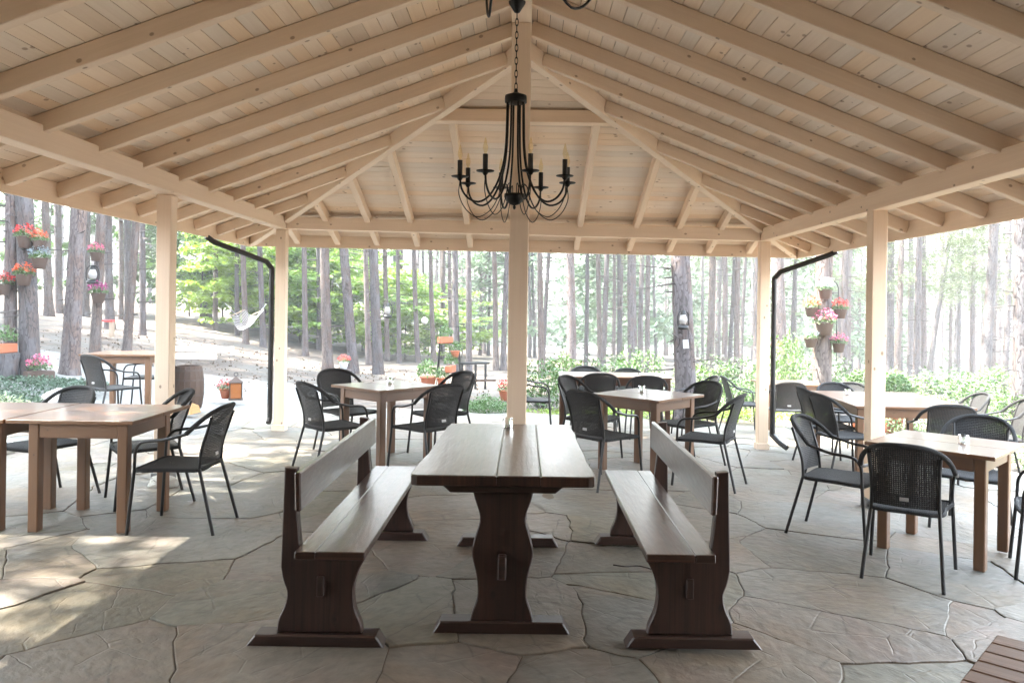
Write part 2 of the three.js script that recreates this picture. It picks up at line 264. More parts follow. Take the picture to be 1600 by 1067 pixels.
// ---------------------------------------------------------------- terrace of irregular flagstones
{
  const terrace = new THREE.Group(); terrace.name = 'terrace_floor'; tag(terrace, 'grey and ochre crazy paving floor under and around the pavilion', null, null, 'structure'); scene.add(terrace);
  const bp = [], bu = [], bi = [], nx = 26, nz = 32;
  for (let j = 0; j <= nz; j++) for (let i = 0; i <= nx; i++) { const x = mix(TX0 - 0.05, TX1 + 0.05, i / nx), z = mix(TZ0 - 0.05, TZ1, j / nz); bp.push(x, floorY(x, z) - 0.008, z); bu.push(x, z); }
  for (let j = 0; j < nz; j++) for (let i = 0; i < nx; i++) { const a = j * (nx + 1) + i, b = a + nx + 1; bi.push(a, b, a + 1, a + 1, b, b + 1); }
  part('mortar_bed', geoFrom(bp, bu, bi), M.mortar, terrace);
  const r = rng(5), S = 0.66, cells = [], gx = Math.ceil((TX1 - TX0) / S / 1.12) + 2, gz = Math.ceil((TZ1 - TZ0) / S / 0.9) + 2;
  const at = (i, j) => cells[j * gx + i];
  for (let j = 0; j < gz; j++) for (let i = 0; i < gx; i++) cells.push([TX0 + (i - 0.5 + (r() - 0.5) * 0.95 + 0.35 * (j % 2)) * S * 1.12, TZ0 + (j - 0.5 + (r() - 0.5) * 0.95) * S * 0.9, (r() - 0.5) * 0.42]);
  const stones = [];
  for (let j = 0; j < gz; j++) for (let i = 0; i < gx; i++) {
    const c = at(i, j); if (c[0] < TX0 || c[0] > TX1 || c[1] < TZ0 || c[1] > TZ1) continue;
    let poly = [[c[0] - 2, c[1] - 2], [c[0] + 2, c[1] - 2], [c[0] + 2, c[1] + 2], [c[0] - 2, c[1] + 2]];
    for (let dj = -2; dj <= 2; dj++) for (let di = -2; di <= 2; di++) {
      if (!di && !dj) continue; const ii = i + di, jj = j + dj; if (ii < 0 || jj < 0 || ii >= gx || jj >= gz) continue;
      const o = at(ii, jj), nx2 = o[0] - c[0], nz2 = o[1] - c[1], L = Math.hypot(nx2, nz2), lim = (L * L + c[2] - o[2]) / 2 / L - 0.003, out = [];
      for (let k = 0; k < poly.length; k++) {
        const p = poly[k], q = poly[(k + 1) % poly.length], dp = ((p[0] - c[0]) * nx2 + (p[1] - c[1]) * nz2) / L - lim, dq = ((q[0] - c[0]) * nx2 + (q[1] - c[1]) * nz2) / L - lim;
        if (dp <= 0) out.push(p); if ((dp < 0) !== (dq < 0)) { const t = dp / (dp - dq); out.push([mix(p[0], q[0], t), mix(p[1], q[1], t)]); }
      }
      poly = out;
    }
    if (poly.length < 3) continue;
    // break the straight edges up; the wobble is the same for both stones of a joint
    const pts = [];
    for (let k = 0; k < poly.length; k++) { const p = poly[k], q = poly[(k + 1) % poly.length], L = Math.hypot(q[0] - p[0], q[1] - p[1]), n = Math.max(1, Math.round(L / 0.075)); for (let m = 0; m < n; m++) { const x = mix(p[0], q[0], m / n), z = mix(p[1], q[1], m / n); pts.push([x + 0.045 * (fbm(x * 9, z * 9, 0, 0, 121, 2) - 0.5), z + 0.045 * (fbm(x * 9 + 40, z * 9, 0, 0, 122, 2) - 0.5)]); } }
    stones.push({ pts, c, d: Math.hypot(c[0], c[1]) + (c[1] > -1.6 ? 100 : 0) + (Math.abs(c[0]) > 0.75 * -c[1] + 0.6 ? 50 : 0), s: Math.floor(r() * 7), tx: (r() - 0.5) * 0.016, tz: (r() - 0.5) * 0.016, h: (r() - 0.5) * 0.008, uo: r() * 7, ua: r() * TAU });
  }
  stones.sort((a, b) => a.d - b.d);
  const slab = (s) => {
    const pos = [], uv = [], n = s.pts.length, top = (x, z, e) => floorY(x, z) + s.h + s.tx * (x - s.c[0]) + s.tz * (z - s.c[1]) - e;
    const U = (x, z) => { const a = x - s.c[0], b = z - s.c[1]; return [a * Math.cos(s.ua) - b * Math.sin(s.ua) + s.uo, a * Math.sin(s.ua) + b * Math.cos(s.ua) + s.uo * 1.7]; };
    const inn = s.pts.map(([x, z]) => { const dx = s.c[0] - x, dz = s.c[1] - z, L = Math.hypot(dx, dz) || 1; return [x + dx / L * 0.006, z + dz / L * 0.006]; });
    const put = (...ps) => { for (const [x, y, z] of ps) { pos.push(x, y, z); uv.push(...U(x, z)); } };
    const cy = top(s.c[0], s.c[1], 0);
    for (let k = 0; k < n; k++) {
      const a = inn[k], b = inn[(k + 1) % n], c = s.pts[k], d = s.pts[(k + 1) % n];
      const A = [a[0], top(...a, 0), a[1]], B = [b[0], top(...b, 0), b[1]], C = [c[0], top(...c, 0.002), c[1]], D = [d[0], top(...d, 0.002), d[1]], E = [c[0], top(...c, 0.03), c[1]], F = [d[0], top(...d, 0.03), d[1]];
      put([s.c[0], cy, s.c[1]], B, A); put(A, B, D); put(A, D, C); put(C, D, F); put(C, F, E);
    }
    return geoFrom(pos, uv);
  };
  stones.slice(0, 290).forEach((s) => part(numbered('flagstone'), slab(s), M.stone[s.s], terrace));
  const rest = new Map(); stones.slice(290).forEach((s) => { const k = s.s % 2; rest.set(k, [...(rest.get(k) ?? []), slab(s)]); });
  for (const [k, g] of rest) tag(part('paving', merge(g), M.stone[k], terrace), null, null, null, 'stuff');
}

// ---------------------------------------------------------------- pavilion
const XC = -0.03, HALF = 3.0, EAVE = 3.6, ZB = -9.8, ZE = -10.42, ZA = -6.62, ZR = 2.3, APEX = 3.66, SL = 0.378, RD = 0.112;
const tilt = (x) => -0.008 * (x - XC);
const under = (x) => APEX - SL * Math.abs(x - XC) + tilt(x);
const hipZ = (ax) => ZA + (ZE - ZA) * ax / EAVE;
const pav = thing('pavilion', 'open pale timber pavilion with hipped roof on square posts over the terrace', 'pavilion', 0, 0, 0);
{
  const r = rng(77), pm = () => M.pine[Math.floor(r() * 3)];
  const T = (name, a, b, w, h, bv = 0.005, up) => part(numbered(name), timber(a, b, w, h, bv, r() * 9, up), pm(), pav);
  for (const [x, z, top, w, lab] of [[-3.1, -6.8, 2.46, 0.125, 'post at the left side of the pavilion beside the barrel'], [-3.03, ZB, 2.46, 0.125, 'far left corner post'], [2.97, -6.66, 2.4, 0.125, 'post at the right side between the two right tables'], [2.97, ZB, 2.4, 0.125, 'far right corner post'], [-0.05, -5.8, 3.61, 0.142, 'tall middle post behind the trestle table carrying the ridge']]) {
    const y = floorY(x, z);
    const p = T('post', V(x, y + 0.02, z), V(x, top, z), w, w, 0.006, V(0, 0, 1)); p.userData.label = lab;
    part('plinth', moved(bev(w + 0.03, 0.1, w + 0.03, 0.006), x, y + 0.03, z), z < -9 ? M.pine[0] : M.rock, pav);
  }
  const bm = (x) => 2.437 + tilt(x) - 0.0;
  T('beam', V(-3.03, bm(-3) + 0.08, ZR), V(-3.03, bm(-3) + 0.08, ZB - 0.07), 0.13, 0.155);
  T('beam', V(2.97, bm(3) + 0.06, ZR), V(2.97, bm(3) + 0.06, ZB - 0.07), 0.13, 0.155);
  T('beam', V(-2.96, bm(-3) + 0.083, ZB), V(2.9, bm(3) + 0.063, ZB), 0.125, 0.15);
  T('ridge_beam', V(XC - 0.02, 3.71, ZR), V(XC - 0.02, 3.71, ZA - 0.1), 0.142, 0.2);
  // side rafters
  for (const s of [-1, 1]) for (let k = -1; k < 19; k++) {
    const z = -9.27 + 0.63 * k, xe = XC + s * EAVE;
    let ai = 0.05; if (z < ZA) ai = (ZA - z) / (ZA - ZE) * EAVE + 0.03;
    const xi = XC + s * ai;
    const off = RD / 2 / Math.cos(Math.atan(SL)) ;
    T('rafter', V(xe, under(xe) + off, z), V(xi, under(xi) + off, z), 0.068, RD);
  }
  // hips and the jack rafters of the end slope
  const endUnder = (z) => APEX - (APEX - (APEX - SL * EAVE)) * (ZA - z) / (ZA - ZE);
  for (const s of [-1, 1]) T('hip_rafter', V(XC + s * EAVE, under(XC + s * EAVE) + 0.04, ZE), V(XC, APEX + 0.04, ZA), 0.085, 0.15);
  for (const x of [0, -0.7, 0.7, -1.4, 1.4, -1.93, 1.93, -2.45, 2.45, -2.98, 2.98]) {
    const ax = Math.abs(x), zt = ax < 1 ? -7.62 : hipZ(ax) - 0.03, y = (z) => endUnder(z) + tilt(x) + 0.06;
    T('jack_rafter', V(XC + x, y(ZE), ZE), V(XC + x, y(zt), zt), 0.07, RD);
  }
  { const z = -7.58, a = (ZA - z) / (ZA - ZE) * EAVE - 0.0; T('tie_beam', V(XC - a, endUnder(z) + 0.05, z), V(XC + a, endUnder(z) + 0.05, z), 0.13, 0.12); }
  // fascia boards
  const fy = (x) => under(x) + 0.06;
  for (const s of [-1, 1]) { const x = XC + s * (EAVE + 0.017); T('fascia', V(x, fy(x), ZR), V(x, fy(x), ZE - 0.034), 0.03, 0.185, 0.003); }
  T('fascia', V(XC - EAVE, fy(XC - EAVE), ZE - 0.017), V(XC + EAVE, fy(XC + EAVE), ZE - 0.017), 0.03, 0.184, 0.003);
  // roof boards: long strips parallel to the eaves
  const lift = RD / Math.cos(Math.atan(SL)) + 0.003, n = 37;
  const prism = (q, th) => { // q: four corners of the underside
    const t = q.map((p) => [p[0], p[1] + th, p[2]]), pos = [], uv = [], uo = r() * 11, vo = r() * 3;
    const f = (a, b, c, d) => { for (const p of [a, b, c, a, c, d]) { pos.push(...p); } };
    f(q[0], q[1], q[2], q[3]); f(t[3], t[2], t[1], t[0]); for (let k = 0; k < 4; k++) { const m = (k + 1) % 4; f(q[m], q[k], t[k], t[m]); }
    return [pos, uo, vo];
  };
  const fin = ([pos, uo, vo], axis) => { const uv = []; for (let i = 0; i < pos.length; i += 3) { if (axis === 'z') uv.push(pos[i + 2] + uo, pos[i] * 1.07 + vo); else uv.push(pos[i] + uo, pos[i + 2] * 1.07 + vo); } const g = geoFrom(pos, uv); return g; };
  for (const s of [-1, 1]) for (let i = 0; i < n; i++) {
    const a = EAVE * i / n, b = EAVE * (i + 1) / n - 0.0045, ya = under(XC + s * a) + lift, yb = under(XC + s * b) + lift;
    const cuts = [ZR - 0.02, -9.27 + 0.63 * (11 + Math.floor(r() * 5)), -9.27 + 0.63 * (4 + Math.floor(r() * 5))].filter((z, k) => k === 0 || z > hipZ(a) + 0.4);
    for (let c = 0; c < cuts.length; c++) {
      const z0 = cuts[c] - (c ? 0.0015 : 0), last = c === cuts.length - 1, za = last ? hipZ(a) : cuts[c + 1] + 0.0015, zb = last ? hipZ(b) : cuts[c + 1] + 0.0015;
      const q = [[XC + s * a, ya, z0], [XC + s * b, yb, z0], [XC + s * b, yb, zb], [XC + s * a, ya, za]];
      part(numbered('roof_board'), fin(prism(s > 0 ? q : [q[1], q[0], q[3], q[2]], 0.018), 'z'), M.board[Math.floor(r() * 6)], pav);
    }
  }
  for (let i = 0; i < n; i++) {
    const a = EAVE * i / n, b = EAVE * (i + 1) / n - 0.0045, za = hipZ(a), zb = hipZ(b);
    const Y = (x, z) => endUnder(z) + tilt(x) + lift;
    const q = [[XC - a, Y(XC - a, za), za], [XC + a, Y(XC + a, za), za], [XC + b, Y(XC + b, zb), zb], [XC - b, Y(XC - b, zb), zb]];
    part(numbered('roof_board'), fin(prism(q.slice().reverse(), 0.018), 'x'), M.board[Math.floor(r() * 6)], pav);
  }
  // covering above the boards
  const cv = [], cu = [], top = lift + 0.024, E2 = EAVE + 0.06, Ez = ZE - 0.06;
  const Yc = (x) => under(x) + top;
  const quad = (...q) => { for (const k of [0, 1, 2, 0, 2, 3]) { cv.push(...q[k]); cu.push(q[k][0], q[k][2]); } };
  for (const dy of [0, 0.05]) {
    for (const s of [-1, 1]) quad([XC, Yc(XC) + dy, ZR + 0.05], [XC + s * E2, Yc(XC + s * E2) + dy, ZR + 0.05], [XC + s * E2, Yc(XC + s * E2) + dy, Ez], [XC, Yc(XC) + dy, ZA]);
    quad([XC - E2, Yc(XC - E2) + dy, Ez], [XC, Yc(XC) + dy, ZA], [XC, Yc(XC) + dy, ZA], [XC + E2, Yc(XC + E2) + dy, Ez]);
  }
  part('roof_covering', geoFrom(cv, cu), plain(0.12, 0.06, 0.045, 0.9), pav);
  // black downpipes
  for (const [s, pts] of [[-1, [[-3.66, 2.3, -9.02], [-3.6, 2.24, -9.1], [-3.2, 2.06, -9.72], [-3.145, 1.98, -9.77], [-3.145, 1.0, -9.77], [-3.145, 0.12, -9.77], [-3.145, 0.07, -9.72]]], [1, [[3.62, 2.24, -9.15], [3.55, 2.2, -9.2], [3.15, 2.02, -9.72], [3.09, 1.94, -9.77], [3.09, 0.9, -9.77], [3.09, 0.0, -9.77], [3.14, -0.07, -9.68], [3.2, -0.12, -9.55]]]]) {
    const p = part(numbered('downpipe'), merge([...pts.slice(0, -1).map((a, i) => rod(V(...a), V(...pts[i + 1]), 0.032, 0.032, 12)), ...pts.slice(1, -1).map((a) => new THREE.SphereGeometry(0.032, 10, 8).translate(...a))]), M.pipe, pav);
    for (const y of [0.55, 1.6]) part('pipe_clamp', moved(new THREE.TorusGeometry(0.036, 0.006, 6, 16), pts[4][0], y, pts[4][2], Math.PI / 2), M.pipe, p);
  }
}

// the house that the pavilion leans on, behind the viewer
{
  const plaster = plain(0.12, 0.1, 0.08, 0.9);
  solo('wall_left', bev(0.3, 3.6, 2.9, 0.01).translate(-4.7, 0.9, -0.25), plaster, 'plastered house wall closing the near left side of the terrace', null, null, 'structure');
  solo('wall_right', bev(0.3, 3.6, 3.5, 0.01).translate(4.7, 0.9, -0.55), plaster, 'plastered house wall closing the near right side of the terrace', null, null, 'structure');
  solo('wall', bev(18, 4.4, 0.3, 0.01).translate(0, 1.15, 1.4), plaster, 'plastered house wall closing the near end of the pavilion', null, null, 'structure');
}

// ---------------------------------------------------------------- chandeliers
function chandelier(x, y, z, turn, label, top) {
  const t = thing('chandelier', label, 'chandelier', x, y, z, turn, null);
  part('canopy', lathe([[0.001, top - 0.075], [0.018, top - 0.07], [0.03, top - 0.05], [0.055, top - 0.012], [0.058, top]], 20), M.iron, t);
  const links = [], y0 = 0.85, L = top - 0.07 - y0, nl = Math.max(6, Math.round(L / 0.042));
  for (let i = 0; i < nl; i++) { const g = new THREE.TorusGeometry(0.014, 0.0034, 5, 12); g.scale(0.7, 1.75, 1); if (i % 2) g.rotateY(Math.PI / 2); g.translate(0, y0 + L * (i + 0.5) / nl, 0); links.push(g); }
  part('chain', merge(links), M.iron, t);
  part('cap', lathe([[0.001, 0.86], [0.012, 0.855], [0.014, 0.835], [0.03, 0.825], [0.072, 0.81], [0.074, 0.795], [0.074, 0.765], [0.066, 0.76], [0.001, 0.755]], 24), M.iron, t);
  part('hub', lathe([[0.001, 0.045], [0.008, 0.05], [0.011, 0.062], [0.006, 0.072], [0.03, 0.08], [0.055, 0.1], [0.07, 0.13], [0.068, 0.15], [0.001, 0.155]], 24), M.iron, t);
  for (let k = 0; k < 8; k++) {
    const a = rad(16 + 45 * k), P = (r, yy, da = 0) => V(Math.sin(a + da) * r, yy, Math.cos(a + da) * r), R = 0.375;
    part('arm', tube([P(0.058, 0.76), P(0.06, 0.62), P(0.066, 0.46), P(0.085, 0.33), P(0.13, 0.2), P(0.19, 0.115), P(0.25, 0.085), P(0.315, 0.105), P(0.36, 0.16), P(R, 0.235)], 0.007, 44, 7), M.iron, t);
    part('wire', tube([P(R, 0.21), P(R + 0.005, 0.13), P(0.33, 0.03), P(0.255, -0.015), P(0.17, 0.03), P(0.115, 0.12), P(0.09, 0.2), P(0.06, 0.215), P(0.045, 0.15)], 0.0032, 40, 5), M.iron, t);
    const c = P(R, 0);
    part('drip_cup', lathe([[0.001, 0.215], [0.012, 0.222], [0.02, 0.236], [0.055, 0.243], [0.058, 0.248], [0.02, 0.25], [0.001, 0.25]], 18).translate(c.x, 0, c.z), M.iron, t);
    part('candle_sleeve', new THREE.CylinderGeometry(0.0165, 0.0165, 0.105, 14).translate(c.x, 0.3, c.z), M.candle, t);
    part('bulb', lathe([[0.008, 0.352], [0.009, 0.362], [0.0165, 0.385], [0.0165, 0.4], [0.01, 0.428], [0.004, 0.452], [0.001, 0.458]], 14).translate(c.x, 0, c.z), M.bulb, t);
  }
  return t;
}
chandelier(-0.08, 2.15, -5.3, 0, 'black iron chandelier with eight candle bulbs hanging on a chain before the middle post', 1.44);
chandelier(-0.06, 2.225, -1.56, rad(36), 'black wire loops of a second chandelier at the top edge nearest the viewer', 1.44);

// ---------------------------------------------------------------- trestle table and benches
{
  const t = thing('trestle_table', 'heavy dark brown trestle table with wavy end panels between two benches', 'table', -0.09, 0, -4.42);
  const z0 = 0.8, z1 = -0.82;
  for (const [xa, xb, cl, cr, k] of [[-0.43, -0.0306, 1, 0, 0], [-0.0294, 0.1734, 0, 0, 1], [0.1746, 0.43, 0, 1, 2]]) {
    const s = [], wob = rng(7 + k);
    if (cl) s.push([xa + 0.035, -z0], [xa + 0.008, -z0 + 0.012], [xa, -z0 + 0.045]); else s.push([xa, -z0 + 0.006 * wob()]);
    for (let i = 1; i < 9; i++) s.push([xa + (cl ? 0.012 * (wob() - 0.2) + 0.03 * i / 9 : 0), mix(-z0, -z1, i / 9)]);
    s.push([xa + (cl ? 0.04 : 0), -z1 - 0.004], [xb - (cr ? 0.04 : 0), -z1]);
    for (let i = 8; i > 0; i--) s.push([xb - (cr ? 0.012 * (wob() - 0.2) + 0.02 * i / 9 : 0), mix(-z0, -z1, i / 9)]);
    if (cr) s.push([xb, -z0 + 0.045], [xb - 0.008, -z0 + 0.012], [xb - 0.035, -z0]); else s.push([xb, -z0 + 0.004 * wob()]);
    const g = plate(s, 0.05, 0.006); const u = g.attributes.uv; for (let i = 0; i < u.count; i++) u.setXY(i, g.attributes.position.getY(i) + k * 0.8, g.attributes.position.getX(i));
    g.rotateX(-Math.PI / 2); g.translate(0, 0.738, 0);
    part('tabletop_plank', g, M.darkTop[k], t);
  }
  const half = [[0.15, 0.055], [0.138, 0.1], [0.117, 0.165], [0.12, 0.26], [0.145, 0.38], [0.128, 0.46], [0.108, 0.54], [0.135, 0.635], [0.15, 0.7], [0.15, 0.713]];
  const swap = (g) => { const u = g.attributes.uv; for (let i = 0; i < u.count; i++) u.setXY(i, u.getY(i), u.getX(i)); return g; };
  for (const z of [0.665, -0.69]) {
    const L = half.map(([x, y]) => V(-x, y, 0)), c = new THREE.CatmullRomCurve3(L).getPoints(40).map((p) => [p.x, p.y]);
    part('end_panel', swap(plate([...c, ...c.slice().reverse().map(([x, y]) => [-x, y])], 0.06, 0.005)).translate(0, 0, z), M.dark, t);
    part('foot', plate([[-0.325, 0], [0.325, 0], [0.29, 0.058], [-0.29, 0.058]], 0.1, 0.006).translate(0, 0.0, z), M.dark, t);
    part('cleat', plate([[-0.29, 0.713], [-0.245, 0.675], [0.245, 0.675], [0.29, 0.713]], 0.08, 0.004).translate(0, 0, z + (z > 0 ? 0.052 : -0.052)), M.dark, t);
  }
  part('stretcher', bev(0.04, 0.11, 1.52, 0.006).translate(0, 0.32, -0.01), M.dark, t);
  for (const z of [0.722, -0.748]) part('wedge', bev(0.03, 0.1, 0.022, 0.004).translate(0, 0.33, z), M.dark, t);
}
function bench(x, turnSign, label, z0, z1) {
  const t = thing('trestle_bench', label, 'bench', x, 0, 0);
  const m = turnSign; // +1: backrest on the left (outer edge at x = 0, seat towards +x)
  const out = [[0.0, 0.79], [0.0, 0.35], [0.012, 0.29], [0.03, 0.235], [0.022, 0.18], [-0.008, 0.11], [-0.015, 0.055]];
  const inn = [[0.375, 0.055], [0.37, 0.09], [0.34, 0.165], [0.332, 0.26], [0.352, 0.335], [0.382, 0.395], [0.384, 0.413]];
  const sm = (p) => new THREE.CatmullRomCurve3(p.map(([a, b]) => V(a, b, 0))).getPoints(24).map((q) => [q.x, q.y]);
  const o2 = [[0.012, 0.8], ...sm(out.slice(1)).map((p) => p)], shape = [...o2, ...sm(inn), [0.1, 0.413], [0.088, 0.45], [0.072, 0.6], [0.066, 0.795]].map(([a, b]) => [m * a, b]);
  for (const z of [z0 - 0.12, z1 + 0.14]) {
    const g = plate(shape, 0.05, 0.005); const u = g.attributes.uv; for (let i = 0; i < u.count; i++) u.setXY(i, u.getY(i), u.getX(i));
    part('end_panel', g.translate(0, 0, z), M.dark, t);
    part('foot', plate([[-0.145, 0], [0.475, 0], [0.44, 0.052], [-0.105, 0.052]].map(([a, b]) => [m * a, b]), 0.1, 0.006).translate(0, 0, z), M.dark, t);
    part('wedge', bev(0.03, 0.09, 0.02, 0.003).translate(m * 0.185, 0.27, z + (z > (z0 + z1) / 2 ? 0.037 : -0.037)), M.dark, t);
  }
  const L = z0 - z1, zc = (z0 + z1) / 2;
  part('seat_plank', bev(0.09, 0.036, L, 0.003, 0.3).translate(m * 0.1352, 0.432, zc), M.darkTop[1], t);
  part('seat_plank', bev(0.217, 0.037, L, 0.004, 1.2).translate(m * 0.2895, 0.432, zc), M.darkTop[2], t);
  part('backrest', moved(bev(0.028, 0.175, L - 0.1, 0.006, 2.1), m * 0.086, 0.7, zc, 0, 0, m * 0.03), M.darkTop[0], t);
  part('stretcher', bev(0.035, 0.09, L - 0.18, 0.005).translate(m * 0.185, 0.27, zc), M.dark, t);
  return t;
}
bench(-1.09, 1, 'dark trestle bench with backrest at the left of the trestle table', -3.47, -5.35);
bench(0.955, -1, 'dark trestle bench with backrest at the right of the trestle table', -3.5, -5.32);

// ---------------------------------------------------------------- dining tables
function diningTable(label, x, z, turn, w, d, o = {}) {
  const y = o.y ?? floorY(x, z), h = o.h ?? 0.75, t = thing(o.name ?? 'dining_table', label, 'table', x, y, z, turn);
  const mt = o.top ?? M.redTop, ml = o.mat ?? M.red, th = 0.026;
  if (o.slats) { const n = o.slats, dw = d / n; for (let i = 0; i < n; i++) part('tabletop_slat', bev(w, th, dw - 0.006, 0.003, i * 0.7).translate(0, h - th / 2, -d / 2 + dw * (i + 0.5)), mt, t); }
  else for (let i = 0; i < 2; i++) part('tabletop_board', bev(w, th, d / 2 - 0.0008, 0.003, i * 1.3 + x).translate(0, h - th / 2, (i - 0.5) * d / 2), mt, t);
  const [x0, x1, z0, z1] = o.legs ?? [-w / 2 + 0.1, w / 2 - 0.1, -d / 2 + 0.1, d / 2 - 0.1], lw = o.lw ?? 0.068, ah = 0.095;
  for (const lx of [x0, x1]) for (const lz of [z0, z1]) part('leg', bev(lw, h - th - 0.0, lw, 0.006, lx * 3 + lz).translate(lx, (h - th) / 2, lz), ml, t);
  for (const lz of [z0, z1]) part('apron', bev(x1 - x0 - lw - 0.002, ah, 0.024, 0.003).translate((x0 + x1) / 2, h - th - ah / 2 - 0.001, lz + Math.sign(lz) * 0.014), ml, t);
  for (const lx of [x0, x1]) part('apron', bev(0.024, ah, z1 - z0 - lw - 0.002, 0.003).translate(lx + Math.sign(lx) * 0.014, h - th - ah / 2 - 0.001, (z0 + z1) / 2), ml, t);
  return t;
}
diningTable('brown wooden table at the left with a chair at its right end', -3.0, -5.65, 0, 0.84, 0.9, { legs: [-0.25, 0.34, -0.18, 0.39] });
diningTable('brown wooden table cut by the left edge, pushed against another table', -3.86, -5.65, 0, 0.85, 0.9, { legs: [-0.34, 0.36, -0.18, 0.39] });
diningTable('light brown wooden table behind the left side post by the ground cover', -5.35, -10.7, rad(3), 0.95, 0.85, { y: 0.1 });
diningTable('brown square table set cornerwise left of the middle post', -1.36, -7.83, rad(-42), 0.78, 0.78);
diningTable('brown square table set cornerwise right of the middle post', 1.2, -7.67, rad(-43), 0.8, 0.8);
diningTable('long dark table with slatted top before the big lantern pine', 1.25, -11.02, rad(-2), 1.52, 0.82, { h: 0.8, slats: 9, mat: M.redDark, top: M.redGrey, legs: [-0.71, 0.71, -0.36, 0.36] });
diningTable('light brown table beyond the far right corner post', 4.25, -12.7, 0, 0.95, 0.85, {});
diningTable('large brown table at the right behind the right side post', 4.02, -8.72, rad(-3), 1.2, 1.5, { legs: [-0.54, 0.54, -0.68, 0.68] });
diningTable('brown square table set cornerwise nearest at the right edge', 2.93, -5.47, rad(-44), 0.8, 0.78);

// ---------------------------------------------------------------- wicker chairs
const chairProto = (() => {
  const t = new THREE.Group(); t.name = 'wicker_chair';
  const seat = []; const sp = [], su = [], si = [], nu = 10, nv = 10;
  for (const dy of [0, -0.022]) for (let j = 0; j <= nv; j++) for (let i = 0; i <= nu; i++) { const u = i / nu * 2 - 1, v = j / nv, w = mix(0.185, 0.222, v); sp.push(u * w, 0.437 + dy - 0.012 * (1 - u * u) * Math.sin(v * Math.PI) - 0.012 * sstep(0.85, 1, v), mix(-0.205, 0.215, v) + 0.012 * (1 - u * u) * sstep(0.6, 1, v)); su.push(u * w, v * 0.42); }
  const K = (nu + 1) * (nv + 1);
  for (let j = 0; j < nv; j++) for (let i = 0; i < nu; i++) { const a = j * (nu + 1) + i, b = a + nu + 1; si.push(a, b, a + 1, a + 1, b, b + 1); si.push(K + a, K + a + 1, K + b, K + a + 1, K + b + 1, K + b); }
  part('seat', geoFrom(sp, su, si), M.wicker, t);
  part('seat_frame', tube([[-0.222, 0.425, 0.2], [-0.1, 0.42, 0.222], [0.1, 0.42, 0.222], [0.222, 0.425, 0.2], [0.205, 0.425, 0], [0.188, 0.425, -0.2], [0, 0.425, -0.212], [-0.188, 0.425, -0.2], [-0.205, 0.425, 0]], 0.0135, 56, 6, true), M.wickerRoll, t);
  const bp = [], bu = [], bi = [], n = 14, m = 14;
  const archY = (x) => 0.838 - 0.9 * x * x - 6 * x ** 4;
  for (let j = 0; j <= m; j++) for (let i = 0; i <= n; i++) {
    const u = i / n * 2 - 1, v = j / m, w = mix(0.178, 0.2, v * v), x = u * w, y = mix(0.455, archY(x), v), q = (y - 0.455) / 0.385;
    bp.push(x, y, -0.205 - 0.1 * Math.pow(q, 1.4) - 0.03 * (1 - u * u)); bu.push(x, y);
  }
  for (let j = 0; j < m; j++) for (let i = 0; i < n; i++) { const a = j * (n + 1) + i, b = a + n + 1; bi.push(a, a + 1, b, a + 1, b + 1, b); }
  part('backrest', geoFrom(bp, bu, bi), M.wicker, t);
  const arch = []; for (let i = -10; i <= 10; i++) { const x = 0.262 * Math.sin(i / 10 * 1.35) / Math.sin(1.35), e = Math.abs(i) / 10; arch.push([x, 0.838 - 0.165 * Math.pow(e, 2.6), -0.333 + 0.19 * Math.pow(e, 2.1)]); }
  part('back_frame', tube(arch, 0.0155, 60, 8), M.wickerRoll, t);
  for (const s of [-1, 1]) {
    part('armrest', tube([[s * 0.262, 0.674, -0.145], [s * 0.266, 0.652, -0.07], [s * 0.264, 0.632, 0.02], [s * 0.255, 0.625, 0.1], [s * 0.242, 0.608, 0.165], [s * 0.232, 0.56, 0.2], [s * 0.228, 0.49, 0.208], [s * 0.228, 0.43, 0.21]], 0.0105, 30, 8), M.tube, t);
    part('leg', rod(V(s * 0.25, 0, 0.245), V(s * 0.228, 0.43, 0.21), 0.0115, 0.0115, 10), M.tube, t);
    part('leg', rod(V(s * 0.222, 0, -0.315), V(s * 0.188, 0.43, -0.205), 0.0115, 0.0115, 10), M.tube, t);
    part('back_upright', tube([[s * 0.188, 0.42, -0.203], [s * 0.184, 0.55, -0.215], [s * 0.188, 0.68, -0.255], [s * 0.195, 0.775, -0.285]], 0.011, 14, 8), M.tube, t);
  }
  part('maker_tag', moved(bev(0.05, 0.022, 0.003, 0.0008), 0, 0.505, -0.247, 0.12), M.tag, t);
  return t;
})();
let firstChair = true;
function chair(x, z, face, label, group, y) {
  const yy = y ?? floorY(x, z);
  if (firstChair) { firstChair = false; const o = chairProto; counts.wicker_chair = 0; o.position.set(x, yy, z); o.rotation.y = rad(face); tag(o, label, 'chair', group); scene.add(o); return; }
  const o = copyOf(chairProto, x, yy, z, rad(face), label, group); o.userData.group = group; return o;
}
const CG = 'black wicker armchairs around the dining tables';
chair(-2.36, -5.44, -90, 'black wicker chair in full view at the right end of the left table', CG);
chair(-2.93, -6.12, -55, 'black wicker chair tucked behind the left table, in front of the left post', CG);
chair(-3.72, -6.12, -22, 'black wicker chair behind the table joint at the left edge', CG);
chair(-5.02, -9.62, 150, 'black wicker chair with its back to us by the boulder at left', CG, 0.06);
chair(-5.42, -11.25, -80, 'black wicker chair half hidden by the left side post near the barrel', CG, 0.04);
chair(-1.74, -7.26, 132, 'black wicker chair at the near left side of the table left of the middle post', CG);
chair(-1.84, -8.28, 45, 'black wicker chair at the far left side of the table left of the middle post', CG);
chair(-0.9, -7.28, -132, 'black wicker chair at the near right side of the table left of the middle post', CG);
chair(-0.86, -8.22, -50, 'black wicker chair at the far right side of the table left of the middle post', CG);
chair(0.72, -7.02, 132, 'black wicker chair at the near left side of the table right of the middle post', CG);
